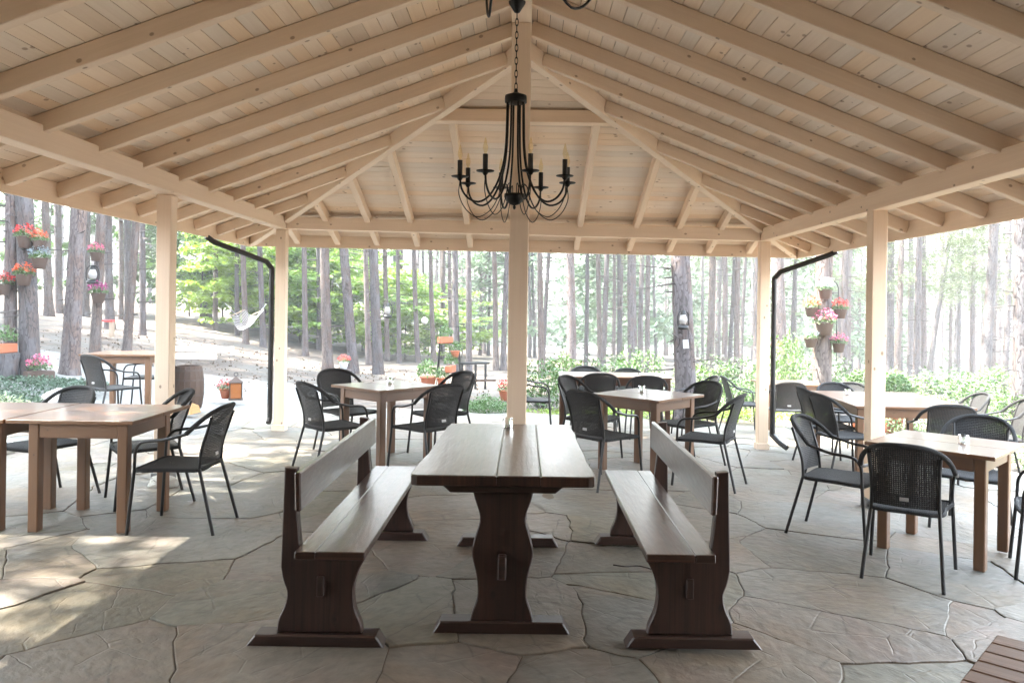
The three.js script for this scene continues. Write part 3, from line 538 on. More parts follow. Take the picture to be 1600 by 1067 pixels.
chair(0.7, -8.12, 60, 'black wicker chair at the far left side of the table right of the middle post', CG);
chair(1.68, -7.2, -118, 'black wicker chair at the near right side of the table right of the middle post', CG);
chair(1.7, -8.12, -58, 'black wicker chair at the far right side of the table right of the middle post', CG);
chair(0.13, -10.45, 88, 'black wicker chair at the left end of the long slatted table, beside the middle post', CG);
chair(0.97, -10.28, 180, 'left one of two black wicker chairs on the near side of the slatted table', CG);
chair(1.6, -10.32, 176, 'right one of two black wicker chairs on the near side of the slatted table', CG);
chair(0.95, -11.85, 0, 'left one of two black wicker chairs on the far side of the slatted table', CG);
chair(1.62, -11.9, 4, 'right one of two black wicker chairs on the far side of the slatted table', CG);
chair(2.38, -11.0, -85, 'black wicker chair at the right end of the slatted table under the lantern pine', CG);
chair(3.32, -11.9, 88, 'lone black wicker chair just left of the far right corner post', CG);
chair(3.74, -11.3, 178, 'black wicker chair with its back to us beside the right downpipe', CG);
chair(3.34, -8.6, 92, 'black wicker chair on the left side of the large right table, farther of two', CG);
chair(3.22, -7.85, 100, 'black wicker chair on the left side of the large right table, nearer of two', CG);
chair(4.0, -9.85, 4, 'black wicker chair at the far end of the large right table by the right post', CG);
chair(4.62, -11.1, -20, 'black wicker chair standing apart behind the large right table', CG);
chair(5.0, -8.35, -105, 'blue black wicker chair on the right side of the large right table, nearer of two', CG);
chair(5.05, -9.2, -95, 'black wicker chair on the right side of the large right table, farther of two', CG);
chair(4.0, -7.55, 170, 'black wicker chair at the near end of the large right table', CG);
chair(2.3, -5.7, 52, 'black wicker chair left of the nearest right table, before the right post', CG);
chair(2.42, -4.93, 148, 'largest black wicker chair, its back to us, at the nearest right table', CG);
chair(3.5, -6.12, -40, 'black wicker chair behind the nearest right table, only its back top showing', CG);
chair(3.42, -5.02, -118, 'black wicker chair cut by the right edge at the nearest right table', CG);

// ---------------------------------------------------------------- candle glasses
function tealight(x, y, z, label) {
  const t = thing('candle_glass', label, 'candle glass', x, y, z, 0, null);
  part('glass_cup', lathe([[0.001, 0.008], [0.028, 0.008], [0.031, 0.06], [0.0345, 0.06], [0.033, 0.002], [0.031, 0], [0.001, 0]], 20), M.glass, t);
  part('wax', new THREE.CylinderGeometry(0.024, 0.024, 0.014, 16).translate(0, 0.0165, 0), M.wax, t);
}
tealight(-0.1, 0.765, -5.08, 'clear candle glass at the far end of the trestle table');
tealight(-1.35, 0.752, -7.95, 'clear candle glass on the table left of the middle post');
tealight(1.17, floorY(1.17, -7.7) + 0.752, -7.8, 'clear candle glass on the table right of the middle post');
tealight(1.6, floorY(1.25, -11) + 0.752, -11.05, 'clear candle glass on the long slatted table');
tealight(3.72, floorY(4, -8.7) + 0.752, -9.05, 'clear candle glass on the large right table beside the right post');
tealight(3.02, floorY(2.93, -5.47) + 0.752, -5.4, 'clear candle glass on the nearest right table');

// ---------------------------------------------------------------- slatted bench corner at lower right
{
  const t = thing('slatted_lounger', 'brown slatted wooden lounger corner at the bottom right', 'lounger', 1.70, floorY(1.9, -2.6), -2.81, 0);
  const q = Math.atan2(0.68, 0.74); t.rotation.y = -q; // local x runs along the slats, local z along the lounger
  const m = std({ map: grey.map, bumpMap: grey.bump, bumpScale: 0.0025, roughness: 0.62, color: lin(0.5, 0.33, 0.22) });
  for (let i = 0; i < 13; i++) part('slat', bev(0.62, 0.024, 0.0915, 0.005, i * 0.9).translate(0.31, 0.45, 0.045 + i * 0.095), m, t);
  for (const x of [0.05, 0.57]) part('rail', bev(0.035, 0.07, 1.24, 0.004).translate(x, 0.402, 0.62), m, t);
  for (const x of [0.05, 0.57]) for (const z of [0.06, 1.18]) part('leg', bev(0.05, 0.366, 0.05, 0.004).translate(x, 0.183, z), m, t);
}

// ---------------------------------------------------------------- pines
const zones = [];
function trunkGeo(r0, H, lean, seed, seg, rings, relief) {
  const pos = [], uv = [], idx = [], r = rng(seed), ph = r() * 9, sway = 0.012 + 0.02 * r();
  for (let j = 0; j <= rings; j++) {
    const v = j / rings, y = -0.3 + (H + 0.3) * Math.pow(v, 1.25), k = Math.max(0, y);
    const rad0 = r0 * (1 - 0.6 * Math.max(0, y) / H) * (1 + 0.4 * Math.exp(-Math.max(0, y + 0.1) * 3.2)), cx = lean * k + sway * Math.sin(k * 0.7 + ph), cz = sway * Math.cos(k * 0.53 + ph * 2);
    for (let i = 0; i <= seg; i++) { const a = i / seg * TAU, ii = i % seg, w = 1 + relief * (fbm(ii / seg * 10, y * 3.5, 10, 0, seed, 3) - 0.5) + 0.25 * Math.exp(-Math.max(0, y) * 4) * (vn(ii / seg * 5, 2, 5, 0, seed + 3) - 0.5); pos.push(cx + Math.sin(a) * rad0 * w, y, cz + Math.cos(a) * rad0 * w); uv.push(i / seg, y + ph); }
  }
  for (let j = 0; j < rings; j++) for (let i = 0; i < seg; i++) { const a = j * (seg + 1) + i, b = a + seg + 1; idx.push(a, a + 1, b, a + 1, b + 1, b); }
  return geoFrom(pos, uv, idx);
}
// leaf-sized faces scattered by a place function
function leafCloud(n, seed, place, size, aspect = 0.5) {
  const r = rng(seed), pos = [], uv = [], nrm = V(0, 0, 0), a = V(0, 0, 0), b = V(0, 0, 0);
  for (let i = 0; i < n; i++) {
    const p = place(r, i); if (!p) continue; const s = size * (0.6 + 0.8 * r());
    nrm.set(r() - 0.5, r() * 0.9 + 0.05, r() - 0.5).normalize(); a.set(r() - 0.5, (r() - 0.5) * 0.6, r() - 0.5).cross(nrm).normalize(); b.copy(nrm).cross(a);
    const A = [p.x - a.x * s, p.y - a.y * s - 0.15 * s, p.z - a.z * s], B = [p.x + b.x * s * aspect, p.y + b.y * s * aspect, p.z + b.z * s * aspect], C = [p.x + a.x * s, p.y + a.y * s - 0.15 * s, p.z + a.z * s], D = [p.x - b.x * s * aspect, p.y - b.y * s * aspect, p.z - b.z * s * aspect];
    pos.push(...A, ...B, ...C, ...A, ...C, ...D); uv.push(0, 0.5, 0.5, 1, 1, 0.5, 0, 0.5, 1, 0.5, 0.5, 0);
  }
  return geoFrom(pos, uv);
}
// crown of a pine in its own axes: y from 0 (lowest living limb) to 7
function crownGeo(seed, n, size = 0.1) {
  const r0 = rng(seed), limbs = [];
  for (let i = 0; i < 26; i++) { const y = 7 * Math.pow(i / 26, 0.9) + r0() * 0.3, L = (2.3 - 1.7 * i / 26) * (0.55 + 0.6 * r0()), a = i * 2.4 + r0(); limbs.push([y, L, a, 0.25 - 0.05 * i / 26]); }
  const pads = []; for (const [y, L, a, up] of limbs) for (let k = 0; k < 3; k++) { const q = 0.45 + 0.3 * k; pads.push([Math.sin(a + 0.35 * (k - 1) * r0()) * L * q, y + L * q * up, Math.cos(a) * L * q, 0.3 + 0.25 * r0()]); }
  const leaves = leafCloud(n, seed + 1, (r) => { const p = pads[Math.floor(r() * pads.length)], s = p[3]; const u = r() * TAU, q = Math.cbrt(r()) * s; return V(p[0] + Math.sin(u) * q, p[1] + (r() - 0.5) * s * 0.8, p[2] + Math.cos(u) * q); }, size, 0.2);
  return leaves;
}
const limbGeo = (seed) => { const r = rng(seed), g = []; for (let i = 0; i < 16; i++) { const y = 7 * i / 16, L = (2.3 - 1.7 * i / 16), a = i * 2.4 + r(); g.push(rod(V(0, y, 0), V(Math.sin(a) * L, y + L * 0.25, Math.cos(a) * L), 0.035, 0.008, 4)); } return merge(g); };
const crowns = [1, 2, 3].map((s) => crownGeo(200 + s, 2600)), denseCrown = crownGeo(209, 2800, 0.14), limbs3 = [1, 2, 3].map((s) => limbGeo(230 + s));
// dead twigs on the lower trunk, for a unit of 1 m radius reach
const twigGeo = (seed, n, reach, y0, y1) => { const r = rng(seed), g = []; for (let i = 0; i < n; i++) { const y = mix(y0, y1, r()), a = r() * TAU, L = reach * (0.15 + 0.85 * r() * r()), e = V(Math.sin(a) * L, y + L * (0.35 * r() - 0.2), Math.cos(a) * L); g.push(rod(V(0, y, 0), e, 0.017, 0.007, 4)); if (L > reach * 0.4) { const m = V(0, y, 0).lerp(e, 0.6); g.push(rod(m, m.clone().add(V((r() - 0.5) * L * 0.5, (r() - 0.3) * L * 0.3, (r() - 0.5) * L * 0.5)), 0.008, 0.005, 3)); } } return merge(g); };
const twigs = [1, 2, 3, 4].map((s) => twigGeo(250 + s, 44, 1.1, 0.8, 9));
const lowFoliage = [1, 2].map((s) => { const r0 = rng(270 + s), br = []; for (let i = 0; i < 15; i++) br.push([3.2 + 5 * r0(), r0() * TAU, 0.9 + 1.5 * r0()]); return leafCloud(1500, 280 + s, (r) => { const b = br[Math.floor(r() * br.length)], q = (0.35 + 0.65 * r()) * b[2]; return V(Math.sin(b[1]) * q + (r() - 0.5) * 0.5, b[0] + 0.1 * q + (r() - 0.5) * 0.35, Math.cos(b[1]) * q + (r() - 0.5) * 0.5); }, 0.09, 0.14); });
const TREES = [[-8.6,-13.2,0.1,-0.012],[-17.91,-27.4,0.1,-0.021],[-8.33,-13.2,0.15,-0.03],[-16.64,-27.5,0.145,-0.026],[-17.61,-29.8,0.145,-0.033],[-8.35,-14.5,0.153,0.035],[-16.62,-29.8,0.145,0],[-9.53,-17.5,0.107,0.018],[-13.43,-25.5,0.145,-0.025],[-15.79,-30.8,0.1,-0.021],[-15,-29.8,0.145,-0.019],[-9.32,-18.5,0.098,0.046],[-11.95,-24.6,0.1,-0.01],
  [-12.11,-30.8,0.1,-0.015],[-10.89,-29.9,0.085,-0.02],[-9.72,-27.4,0.1,-0.026],[-9.07,-27.4,0.1,-0.049],
  [-7.6,-27.4,0.1,-0.031],[-8.03,-30.8,0.1,-0.02],[-5.52,-22.3,0.145,-0.051],[-4.81,-22.3,0.145,-0.099],[-5.37,-27.4,0.1,-0.056],[-4.14,-22.3,0.145,-0.041],[-5.37,-30.8,0.1,-0.025],[-4.75,-29.9,0.085,-0.021],[-4.16,-30.8,0.1,-0.04],[-5.3,-41.9,0.085,-0.027],[-3.54,-30.8,0.1,-0.037],[-3.65,-34.9,0.085,-0.015],[-2.79,-29.9,0.085,-0.02],[-1.9,-22.4,0.1,-0.028],[-4.12,-52.4,0.085,-0.015],[-1.73,-24.6,0.1,-0.017],[-2.37,-41.9,0.085,0.004],[-1.87,-41.9,0.085,-0.012],[-0.95,-27.4,0.1,-0.04],[-0.7,-27.4,0.1,0.012],
  [0.3,-41.9,0.085,-0.02],[0.54,-41.9,0.085,-0.028],[0.54,-24.6,0.1,-0.019],[0.72,-29.9,0.085,0.037],[1.42,-23.8,0.145,-0.015],[2.36,-29.9,0.085,-0.007],[2.98,-30.8,0.1,-0.03],[2.7,-27.4,0.1,0.035],[4,-34.9,0.085,-0.019],[3.71,-30.8,0.1,-0.01],[6.59,-52.4,0.085,-0.002],[3.27,-23.8,0.145,-0.012],[4.81,-30.8,0.1,0.002],[7.01,-41.9,0.085,-0.033],[10.55,-58,0.085,-0.008],[2.68,-13,0.174,-0.044],[12.76,-58,0.085,-0.026],[9.5,-41.9,0.085,-0.013],[7.03,-29.8,0.145,0.01],[10.38,-41.9,0.085,0.003],[6.98,-27.4,0.1,-0.015],[7.81,-29.9,0.085,0.024],[7.38,-27.4,0.1,0.008],[9.62,-34.9,0.085,0.019],
  [6.93,-21,0.145,-0.039],[10.14,-29.9,0.085,0.027],[5.32,-14,0.159,0.008],[9.1,-22.4,0.1,0.005],[14.37,-34.9,0.085,-0.002],[12.75,-27.5,0.145,0.004],[11.67,-24.6,0.1,0.014],[11.14,-22.4,0.1,0.017],[13.91,-27.4,0.1,-0.006],[15.82,-30.8,0.1,0.122],[18.88,-34.9,0.085,0.007],[19.25,-34.9,0.085,0.01],[17.54,-30.8,0.1,0.002],[12.26,-21,0.145,0.041],[16.31,-27.4,0.1,0.008],[15.04,-24.6,0.1,0.006],[18.64,-29.9,0.085,0],[8.52,-13.5,0.142,0]];
{
  const ords = ['first', 'second', 'third', 'fourth', 'fifth', 'sixth', 'seventh', 'eighth', 'ninth', 'tenth', 'eleventh', 'twelfth', 'thirteenth', 'fourteenth', 'fifteenth', 'sixteenth', 'seventeenth', 'eighteenth', 'nineteenth', 'twentieth', 'twenty-first', 'twenty-second', 'twenty-third', 'twenty-fourth', 'twenty-fifth'];
  const gaps = [[-0.475, 'left of the left side post'], [-0.315, 'between the left side post and the left downpipe'], [-0.005, 'between the far left post and the middle post'], [0.303, 'between the middle post and the far right post'], [0.45, 'between the right downpipe and the right side post'], [9, 'right of the right side post']];
  const own = { '-8.33': 'thick leaning pine hung with red and orange flower pots at far left', '-8.35': 'thick pine leaning right, between the flower pot pine and the oil lamp pine', '-9.53': 'slim pine hung with an oil lamp and a purple flower pot', '2.68': 'thickest pine, with a hanging storm lantern, behind the slatted table', '5.32': 'thick pine hung with six flower pots beside the right downpipe', '8.52': 'near pine trunk at the right edge', '-4.81': 'leaning pine beside the white geranium pot', '15.82': 'strongly slanting pale pine among upright ones at right' };
  const list = TREES.map(([x, z, r, l]) => ({ x, z, r, l, s: (x + l * 2.5) / -z })).sort((a, b) => a.s - b.s), seen = {};
  list.forEach((t, i) => {
    const g = gaps.find((q) => t.s < q[0])[1]; seen[g] = (seen[g] ?? 0) + 1;
    const kind = t.r > 0.13 ? 'thick' : t.r > 0.09 ? 'slim' : 'thin';
    const near = -t.z < 19, y = lie(t.x, t.z) - 0.03;
    const o = thing('pine_tree', own[String(t.x)] ?? `${kind} pine trunk, ${ords[seen[g] - 1]} from the left ${g}`, 'pine tree', t.x, y, t.z, 0, 'pine trees around the terrace');
    const H = 15 + 4 * hash2(i, 3, 9);
    const tr = part('trunk', trunkGeo(t.r, H, t.l, 300 + i, near ? 36 : 14, near ? 110 : 40, near ? 0.16 : 0.12), M.bark[i % 4], o);
    const tw = part('dead_twigs', twigs[i % 4], M.twig, o); tw.rotation.y = i * 1.7; tw.position.x = t.l * 4; tw.rotation.z = -t.l; tag(tw, null, null, null, 'stuff');
    const c = part('crown', t.x < -7 && t.z > -24 ? denseCrown : crowns[i % 3], M.needle[i % 2], o), sc = 0.85 + 0.35 * hash2(i, 5, 2); c.position.set(t.l * (H - 6.4), H - 6.4, 0); c.rotation.y = i * 2.1; c.scale.set(sc, 1, sc);
    const li = part('limbs', limbs3[i % 3], M.twig, o); li.position.copy(c.position); li.rotation.y = c.rotation.y; li.scale.copy(c.scale); tag(li, null, null, null, 'stuff');
    if ((t.s > 0.3 && !near) || (hash2(i, 8, 8) < 0.5 && !near && t.s > 0)) { const f = part('low_branches', lowFoliage[i % 2], M.needle[1], o); f.rotation.y = i * 2.7; f.position.x = t.l * 4; if (t.s < 0.4) f.position.y = 1.2; }
  });
}
// the wood beyond: many more pines, reading as one mass, and the trees beside the terrace that shade it
function woods(name, spots, label, dense) {
  const g = tag(new THREE.Group(), label, null, null, 'stuff'); g.name = name; scene.add(g);
  const parts = [['trunks', trunkGeo(0.12, 17, 0.01, 999, 9, 14, 0.1), M.bark[0]], ['crowns', dense ? denseCrown : crowns[0], M.needle[0]], ['twigs', twigs[0], M.twig]];
  for (const [n, geo, mat] of parts) {
    const im = shade(new THREE.InstancedMesh(geo, mat, spots.length)); im.name = n; tag(im, null, null, null, 'stuff');
    spots.forEach(([x, z, s, a], i) => { const m = new THREE.Matrix4().compose(V(x, lie(x, z) - 0.03 + (n === 'crowns' ? 10.6 * s : 0), z), new THREE.Quaternion().setFromAxisAngle(V(0, 1, 0), a), V(s, s, s)); im.setMatrixAt(i, m); });
    g.add(im);
  }
}
{
  const r = rng(501), far = []; while (far.length < 250) { const z = -34 - 70 * r(), x = (r() - 0.5) * 1.7 * -z; if (Math.abs(x / z) < 0.05 && r() < 0.5) continue; far.push([x, z, 0.85 + 0.4 * r(), r() * TAU]); }
  woods('far_woods', far, 'hazy pine wood far behind the nearer trunks');
  const side = []; const r2 = rng(502);
  for (let i = 0; i < 6; i++) for (let j = 0; j < 6; j++) { const x = -8.6 - 2.9 * i - 2 * r2(), z = -11 + 3 * j + 2 * r2(); if (x / -z > -0.72 && z < -1) continue; side.push([x, z, 0.9 + 0.3 * r2(), r2() * TAU]); }
  for (let i = 0; i < 40; i++) { const z = -11 - 17 * r2(), x = 0.74 * z - 12 * r2(); side.push([x, z, 0.9 + 0.3 * r2(), r2() * TAU]); }
  side.push([-9.2, -3.2, 0.95, 3], [-12.6, -5.9, 1, 1]);
  for (let i = 0; i < 6; i++) { const x = 12 + 12 * r2(), z = -9 + 16 * r2(); if (x / -z < 0.72 && z < -1) continue; side.push([x, z, 0.9 + 0.3 * r2(), r2() * TAU]); }
  woods('side_woods', side, 'pine wood standing beside the terrace', true);
}
{ // young trees growing under the far pines
  const r = rng(551), cl = [], sp = []; for (let i = 0; i < 40; i++) { const y = 0.6 + 5.5 * r(), L = 0.4 + 1.7 * r() * (1 - y / 8), a = r() * TAU; cl.push([Math.sin(a) * L, y, Math.cos(a) * L, 0.25 + 0.35 * r()]); }
  const g = leafCloud(1500, 552, (q) => { const c = cl[Math.floor(q() * cl.length)]; return V(c[0] + (q() - 0.5) * c[3] * 3, c[1] + (q() - 0.5) * c[3], c[2] + (q() - 0.5) * c[3] * 3); }, 0.13, 0.5), N = 66;
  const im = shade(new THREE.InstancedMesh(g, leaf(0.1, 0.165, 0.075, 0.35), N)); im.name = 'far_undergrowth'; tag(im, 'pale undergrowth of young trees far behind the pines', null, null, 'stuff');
  for (let i = 0; i < N; i++) { const z = -40 - 55 * r(), x = -z * (-0.12 + 0.85 * r()), k = 0.9 + 0.9 * r(); im.setMatrixAt(i, new THREE.Matrix4().compose(V(x, lie(x, z) - 0.1, z), new THREE.Quaternion().setFromAxisAngle(V(0, 1, 0), r() * TAU), V(k, k, k))); }
  scene.add(im);
}
{ // wooded slopes across the valley
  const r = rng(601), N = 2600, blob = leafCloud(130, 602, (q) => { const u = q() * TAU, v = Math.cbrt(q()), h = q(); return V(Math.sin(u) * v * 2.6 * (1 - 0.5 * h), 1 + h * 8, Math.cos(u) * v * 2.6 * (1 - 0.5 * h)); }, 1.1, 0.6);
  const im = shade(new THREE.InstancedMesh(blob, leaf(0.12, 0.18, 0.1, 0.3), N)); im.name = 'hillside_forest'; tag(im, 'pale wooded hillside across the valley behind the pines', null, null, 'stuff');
  for (let i = 0; i < N; i++) { const d = 125 + 230 * Math.pow(r(), 0.8), a = (r() - 0.5) * 2.0, x = Math.sin(a) * d, z = -8 - Math.cos(a) * d, s = 0.8 + 0.7 * r(); im.setMatrixAt(i, new THREE.Matrix4().compose(V(x, lie(x, z) - 1, z), new THREE.Quaternion().setFromAxisAngle(V(0, 1, 0), r() * TAU), V(s, s, s))); }
  scene.add(im);
}

// ---------------------------------------------------------------- shrubs and saplings
const bushProto = [1, 2, 3].map((s) => {
  const r0 = rng(700 + s), cl = []; for (let i = 0; i < 22; i++) { const a = r0() * TAU, q = Math.sqrt(r0()) * 0.7; cl.push([Math.sin(a) * q, 0.15 + 0.85 * r0() * (1 - 0.5 * q), Math.cos(a) * q, 0.14 + 0.16 * r0()]); }
  const stems = merge(cl.map(([x, y, z]) => rod(V(x * 0.15, -0.05, z * 0.15), V(x, y, z), 0.009, 0.004, 4)));
  return [leafCloud(1500, 710 + s, (r) => { const c = cl[Math.floor(r() * cl.length)], u = r() * TAU, h = (r() - 0.5) * 2, q = Math.cbrt(r()) * c[3], k = Math.sqrt(1 - h * h); return V(c[0] + Math.sin(u) * k * q, Math.max(0.02, c[1] + h * q), c[2] + Math.cos(u) * k * q); }, 0.04, 0.5), stems];
});
const sapProto = [1, 2, 3].map((s) => {
  const r0 = rng(740 + s), cl = [], st = [rod(V(0, -0.1, 0), V(0.1, 2.2, 0), 0.035, 0.02, 6), rod(V(0.1, 2.2, 0), V(0.05, 4.6, 0.1), 0.02, 0.006, 5)];
  for (let i = 0; i < 44; i++) { const y = 0.5 + 4.3 * r0(), L = (0.5 + 1.3 * Math.sin(Math.min(1, y / 5) * 2.6)) * (0.4 + 0.6 * r0()), a = r0() * TAU, e = [Math.sin(a) * L, y + 0.1 * L, Math.cos(a) * L, 0.2 + 0.25 * r0()]; cl.push(e); st.push(rod(V(0.07, y * 0.9, 0), V(e[0], e[1], e[2]), 0.01, 0.004, 4)); }
  return [leafCloud(3600, 750 + s, (r) => { const c = cl[Math.floor(r() * cl.length)], u = r() * TAU, q = Math.sqrt(r()) * c[3] * 1.5; return V(c[0] + Math.sin(u) * q, c[1] + (r() - 0.5) * c[3] * 0.8, c[2] + Math.cos(u) * q); }, 0.1, 0.55), merge(st)];
});
function shrub(label, x, z, s, h, k, m, proto = bushProto, name = 'leafy_shrub', cat = 'shrub') {
  const t = thing(name, label, cat, x, lie(x, z) - 0.02, z, k * 1.9 + x, null), P = proto[k % 3];
  const a = part('foliage', P[0], m, t), b = part('stem', P[1], M.twig, t); a.scale.set(s, h, s); b.scale.set(s, h, s);
}
[['left of the left side post, behind the flower pot pines', -15.2, -34, 1.2, 1.5], ['just right of the second trunk group at far left', -13.6, -33, 1.1, 1.35], ['close left of the left side post', -13.8, -36, 1.3, 1.5], ['close right of the left side post', -12.0, -33, 1.2, 1.25], ['above the white hammock', -11.2, -36, 1.2, 1.35], ['left of the white hammock', -10.7, -32.5, 1.0, 1.05], ['behind the left downpipe', -9.8, -35.5, 1.2, 1.2], ['first right of the far left post', -8.6, -34, 1.1, 1.1], ['second right of the far left post', -7.2, -35, 1.1, 0.95], ['behind the leaning pines left of the middle post', -5.9, -34, 1.0, 0.85], ['behind the table left of the middle post', -4.5, -37, 1.1, 0.75], ['behind the plant stand', -3.0, -38, 1.1, 0.7], ['at the left edge above the red flower pot', -20.5, -34, 1.3, 1.6], ['behind the two slim pines at far left', -18.2, -36, 1.3, 1.6], ['behind the oil lamp pine', -16.6, -39, 1.4, 1.6], ['low between left side post and hammock', -11.4, -31.5, 1.2, 0.8], ['low behind the hammock', -10.2, -33.5, 1.3, 0.85], ['low right of the left downpipe', -9.2, -32.2, 1.2, 0.75], ['low behind the first thick pine right of the far left post', -7.8, -31.5, 1.2, 0.7], ['low behind the white geranium pot', -6.3, -32.5, 1.2, 0.7], ['low behind the two thick pines left of the middle post', -5.0, -33, 1.1, 0.6], ['low left of the plant stand', -3.9, -33.5, 1.0, 0.5], ['high above the hammock in the distance', -12.4, -39, 1.5, 1.6], ['high behind the left downpipe in the distance', -10.6, -40, 1.5, 1.5]]
  .forEach(([w, x, z, s, h], i) => shrub('sunlit yellow green sapling ' + w, x, z, s, h, i, M.leaf[x < -15 ? 2 : i % 2], sapProto, 'sapling', 'young tree'));
[['right beside the middle post behind the end chair', 0.35, -14.2, 0.8, 0.9], ['behind the left end of the slatted table', 0.95, -15.5, 0.8, 1.0], ['behind the middle of the slatted table', 1.7, -16.5, 0.8, 1.0], ['left of the lantern pine', 2.25, -15.4, 0.8, 1.15], ['right of the lantern pine', 3.5, -15.4, 0.8, 1.0], ['left of the far right corner post', 4.3, -16.2, 0.9, 1.15], ['behind the lone chair', 3.9, -14.4, 0.6, 0.7], ['between downpipe and flower pot pine', 5.6, -17.6, 1.0, 1.7], ['behind the flower pot pine', 6.9, -18.5, 1.1, 1.3], ['between flower pot pine and right post', 6.6, -15.6, 0.7, 0.8], ['first right of the right side post', 8.2, -17, 1.2, 1.0], ['second right of the right side post', 9.6, -18, 1.2, 1.1], ['third right of the right side post', 9.2, -15.6, 1.1, 1.05], ['behind the right end chairs', 8.3, -13.2, 0.9, 0.8], ['at the right edge by the near pine', 8.5, -12.0, 0.9, 0.75], ['low at the right edge behind the blue black chair', 7.2, -10.4, 0.8, 0.8], ['far right behind the slanting pine', 12.0, -20, 1.4, 1.2], ['farthest right among the pines', 13.2, -18.5, 1.4, 1.25], ['low behind the large right table', 6.2, -12.4, 0.7, 0.6], ['beside the terrace edge at the right corner', 6.5, -8.6, 0.7, 0.65]]
  .forEach(([w, x, z, s, h], i) => shrub('bright green leafy shrub ' + w, x, z, s, h, i, M.shrub[i % 3]));
{ // clipped round boxwoods
  const ball = leafCloud(2200, 801, (r) => { const u = r() * TAU, h = r() * 2 - 1, k = Math.sqrt(1 - h * h), q = 0.8 + 0.2 * r(); return V(Math.sin(u) * k * q, h * q, Math.cos(u) * k * q); }, 0.1, 0.5);
  for (const [x, z, lab] of [[5.75, -13.4, 'round clipped boxwood left of the right side post'], [6.1, -13.0, 'round clipped boxwood right of the right side post']]) { const t = thing('boxwood', lab, 'shrub', x, lie(x, z), z); const f = part('foliage', ball, M.leaf[2], t); f.scale.setScalar(0.26); f.position.y = 0.75; part('stem', rod(V(0, -0.05, 0), V(0, 0.6, 0), 0.025), M.twig, t); part('pot', lathe([[0.001, 0], [0.13, 0], [0.17, 0.26], [0.18, 0.28], [0.001, 0.27]]), M.terracotta, t); }
}
function mound(label, x, z, rx, h, rz, mat, n, seed, y) { const g = leafCloud(n, seed, (r) => { const a = r() * TAU, q = Math.sqrt(r()), e = 1 - q * q; return V(Math.sin(a) * q * rx, h * (0.15 + 0.85 * r()) * (0.35 + 0.65 * e) * (0.7 + 0.5 * vn(Math.sin(a) * q * 4, Math.cos(a) * q * 4, 0, 0, seed)), Math.cos(a) * q * rz); }, 0.035, 0.3); const m = solo('ground_cover', g, mat, label, null, null, 'stuff'); m.position.set(x, y ?? lie(x, z) - 0.01, z); }
mound('blue green creeping juniper around the flower pot pines at left', -7.7, -12.2, 1.3, 0.22, 0.9, M.juniper, 3200, 811);
mound('green creeping plants at the left edge before the boulder', -7.4, -10.4, 1.0, 0.2, 0.8, M.juniper, 2200, 812);
mound('pale leaved low plants left of the boulder', -6.75, -10.3, 0.3, 0.25, 0.25, leaf(0.35, 0.4, 0.22), 500, 813);
mound('low green cushion plant left of the middle post at the terrace edge', -0.6, -13.2, 0.42, 0.3, 0.4, M.leaf[2], 1300, 814);
mound('low grass and plants along the far edge of the terrace', 2.6, -13.6, 2.9, 0.22, 0.5, M.leaf[1], 4200, 815);
mound('green grass beyond the right edge of the terrace', 6.4, -8.5, 0.7, 0.3, 3.6, M.leaf[3], 4200, 816);

// ---------------------------------------------------------------- flower pots
const blossom = (seed, n, rx, h) => leafCloud(n, seed, (r) => { const a = r() * TAU, q = Math.sqrt(r()); return V(Math.sin(a) * q * rx, h * (0.3 + 0.7 * r()) * (1 - 0.5 * q * q), Math.cos(a) * q * rx); }, 0.0155, 0.8);
const bl = [blossom(821, 190, 0.16, 0.19), blossom(822, 190, 0.16, 0.19)], gr = blossom(823, 260, 0.15, 0.16);
function flowerPot(label, x, y, z, s, color, pot = M.potBrown, name = 'flower_pot', shape = 'round') {
  const t = thing(name, label, 'flower pot', x, y, z, x * 5);
  if (shape === 'box') part('pot', bev(0.34, 0.14, 0.15, 0.015).translate(0, 0.07, 0), pot, t);
  else part('pot', lathe([[0.001, 0], [0.075, 0], [0.11, 0.15], [0.12, 0.15], [0.12, 0.17], [0.1, 0.17], [0.001, 0.155]], 18), pot, t);
  const g = part('leaves', gr, M.leaf[2], t); g.position.y = 0.13; if (!color) g.scale.set(1.1, 1.9, 1.1);
  if (color) { const b = part('flowers', bl[Math.round(Math.abs(x * 10)) % 2], M.flower[color], t); b.position.y = 0.18; b.userData.kind = 'stuff'; }
  t.scale.setScalar(s);
}
flowerPot('brown hanging pot of red geraniums highest on the far left pine', -8.25, 2.4, -12.98, 1.15, 'red');
flowerPot('brown hanging pot of orange geraniums right of the highest pot on the far left pine', -8.03, 2.37, -13.0, 0.95, 'orange');
flowerPot('brown hanging pot of pale blue white flowers on the far left pine', -8.02, 2.06, -13.0, 1.1, 'white');
flowerPot('brown hanging pot of orange geraniums lowest on the far left pine', -8.26, 1.78, -12.98, 1.1, 'orange');
flowerPot('brown hanging pot of red flowers at the left edge', -8.62, 1.62, -13.0, 1.1, 'red');
flowerPot('white and pink flowers in a brown pot above the oil lamp', -9.42, 2.42, -17.28, 1.15, 'pink');
flowerPot('purple petunias in a brown pot below the oil lamp', -9.36, 1.5, -17.28, 1.35, 'purple');
flowerPot('pink and white flowers in a dark box between the two thick left pines', -8.0, lie(-8, -13) + 0.02, -13.0, 1.25, 'pink', M.potBrown, 'flower_box', 'box');
flowerPot('leafy plant in an orange box on the stump at the left edge', -8.5, lie(-8.5, -12.8) + 0.42, -12.9, 1.1, null, M.terracotta, 'planter', 'box');
flowerPot('white flowers in a brown pot highest on the right flower pot pine', 5.25, 1.76, -13.78, 1.0, 'white');
flowerPot('orange flowers in a brown pot at the left of the right flower pot pine', 5.04, 1.44, -13.85, 1.0, 'orange');
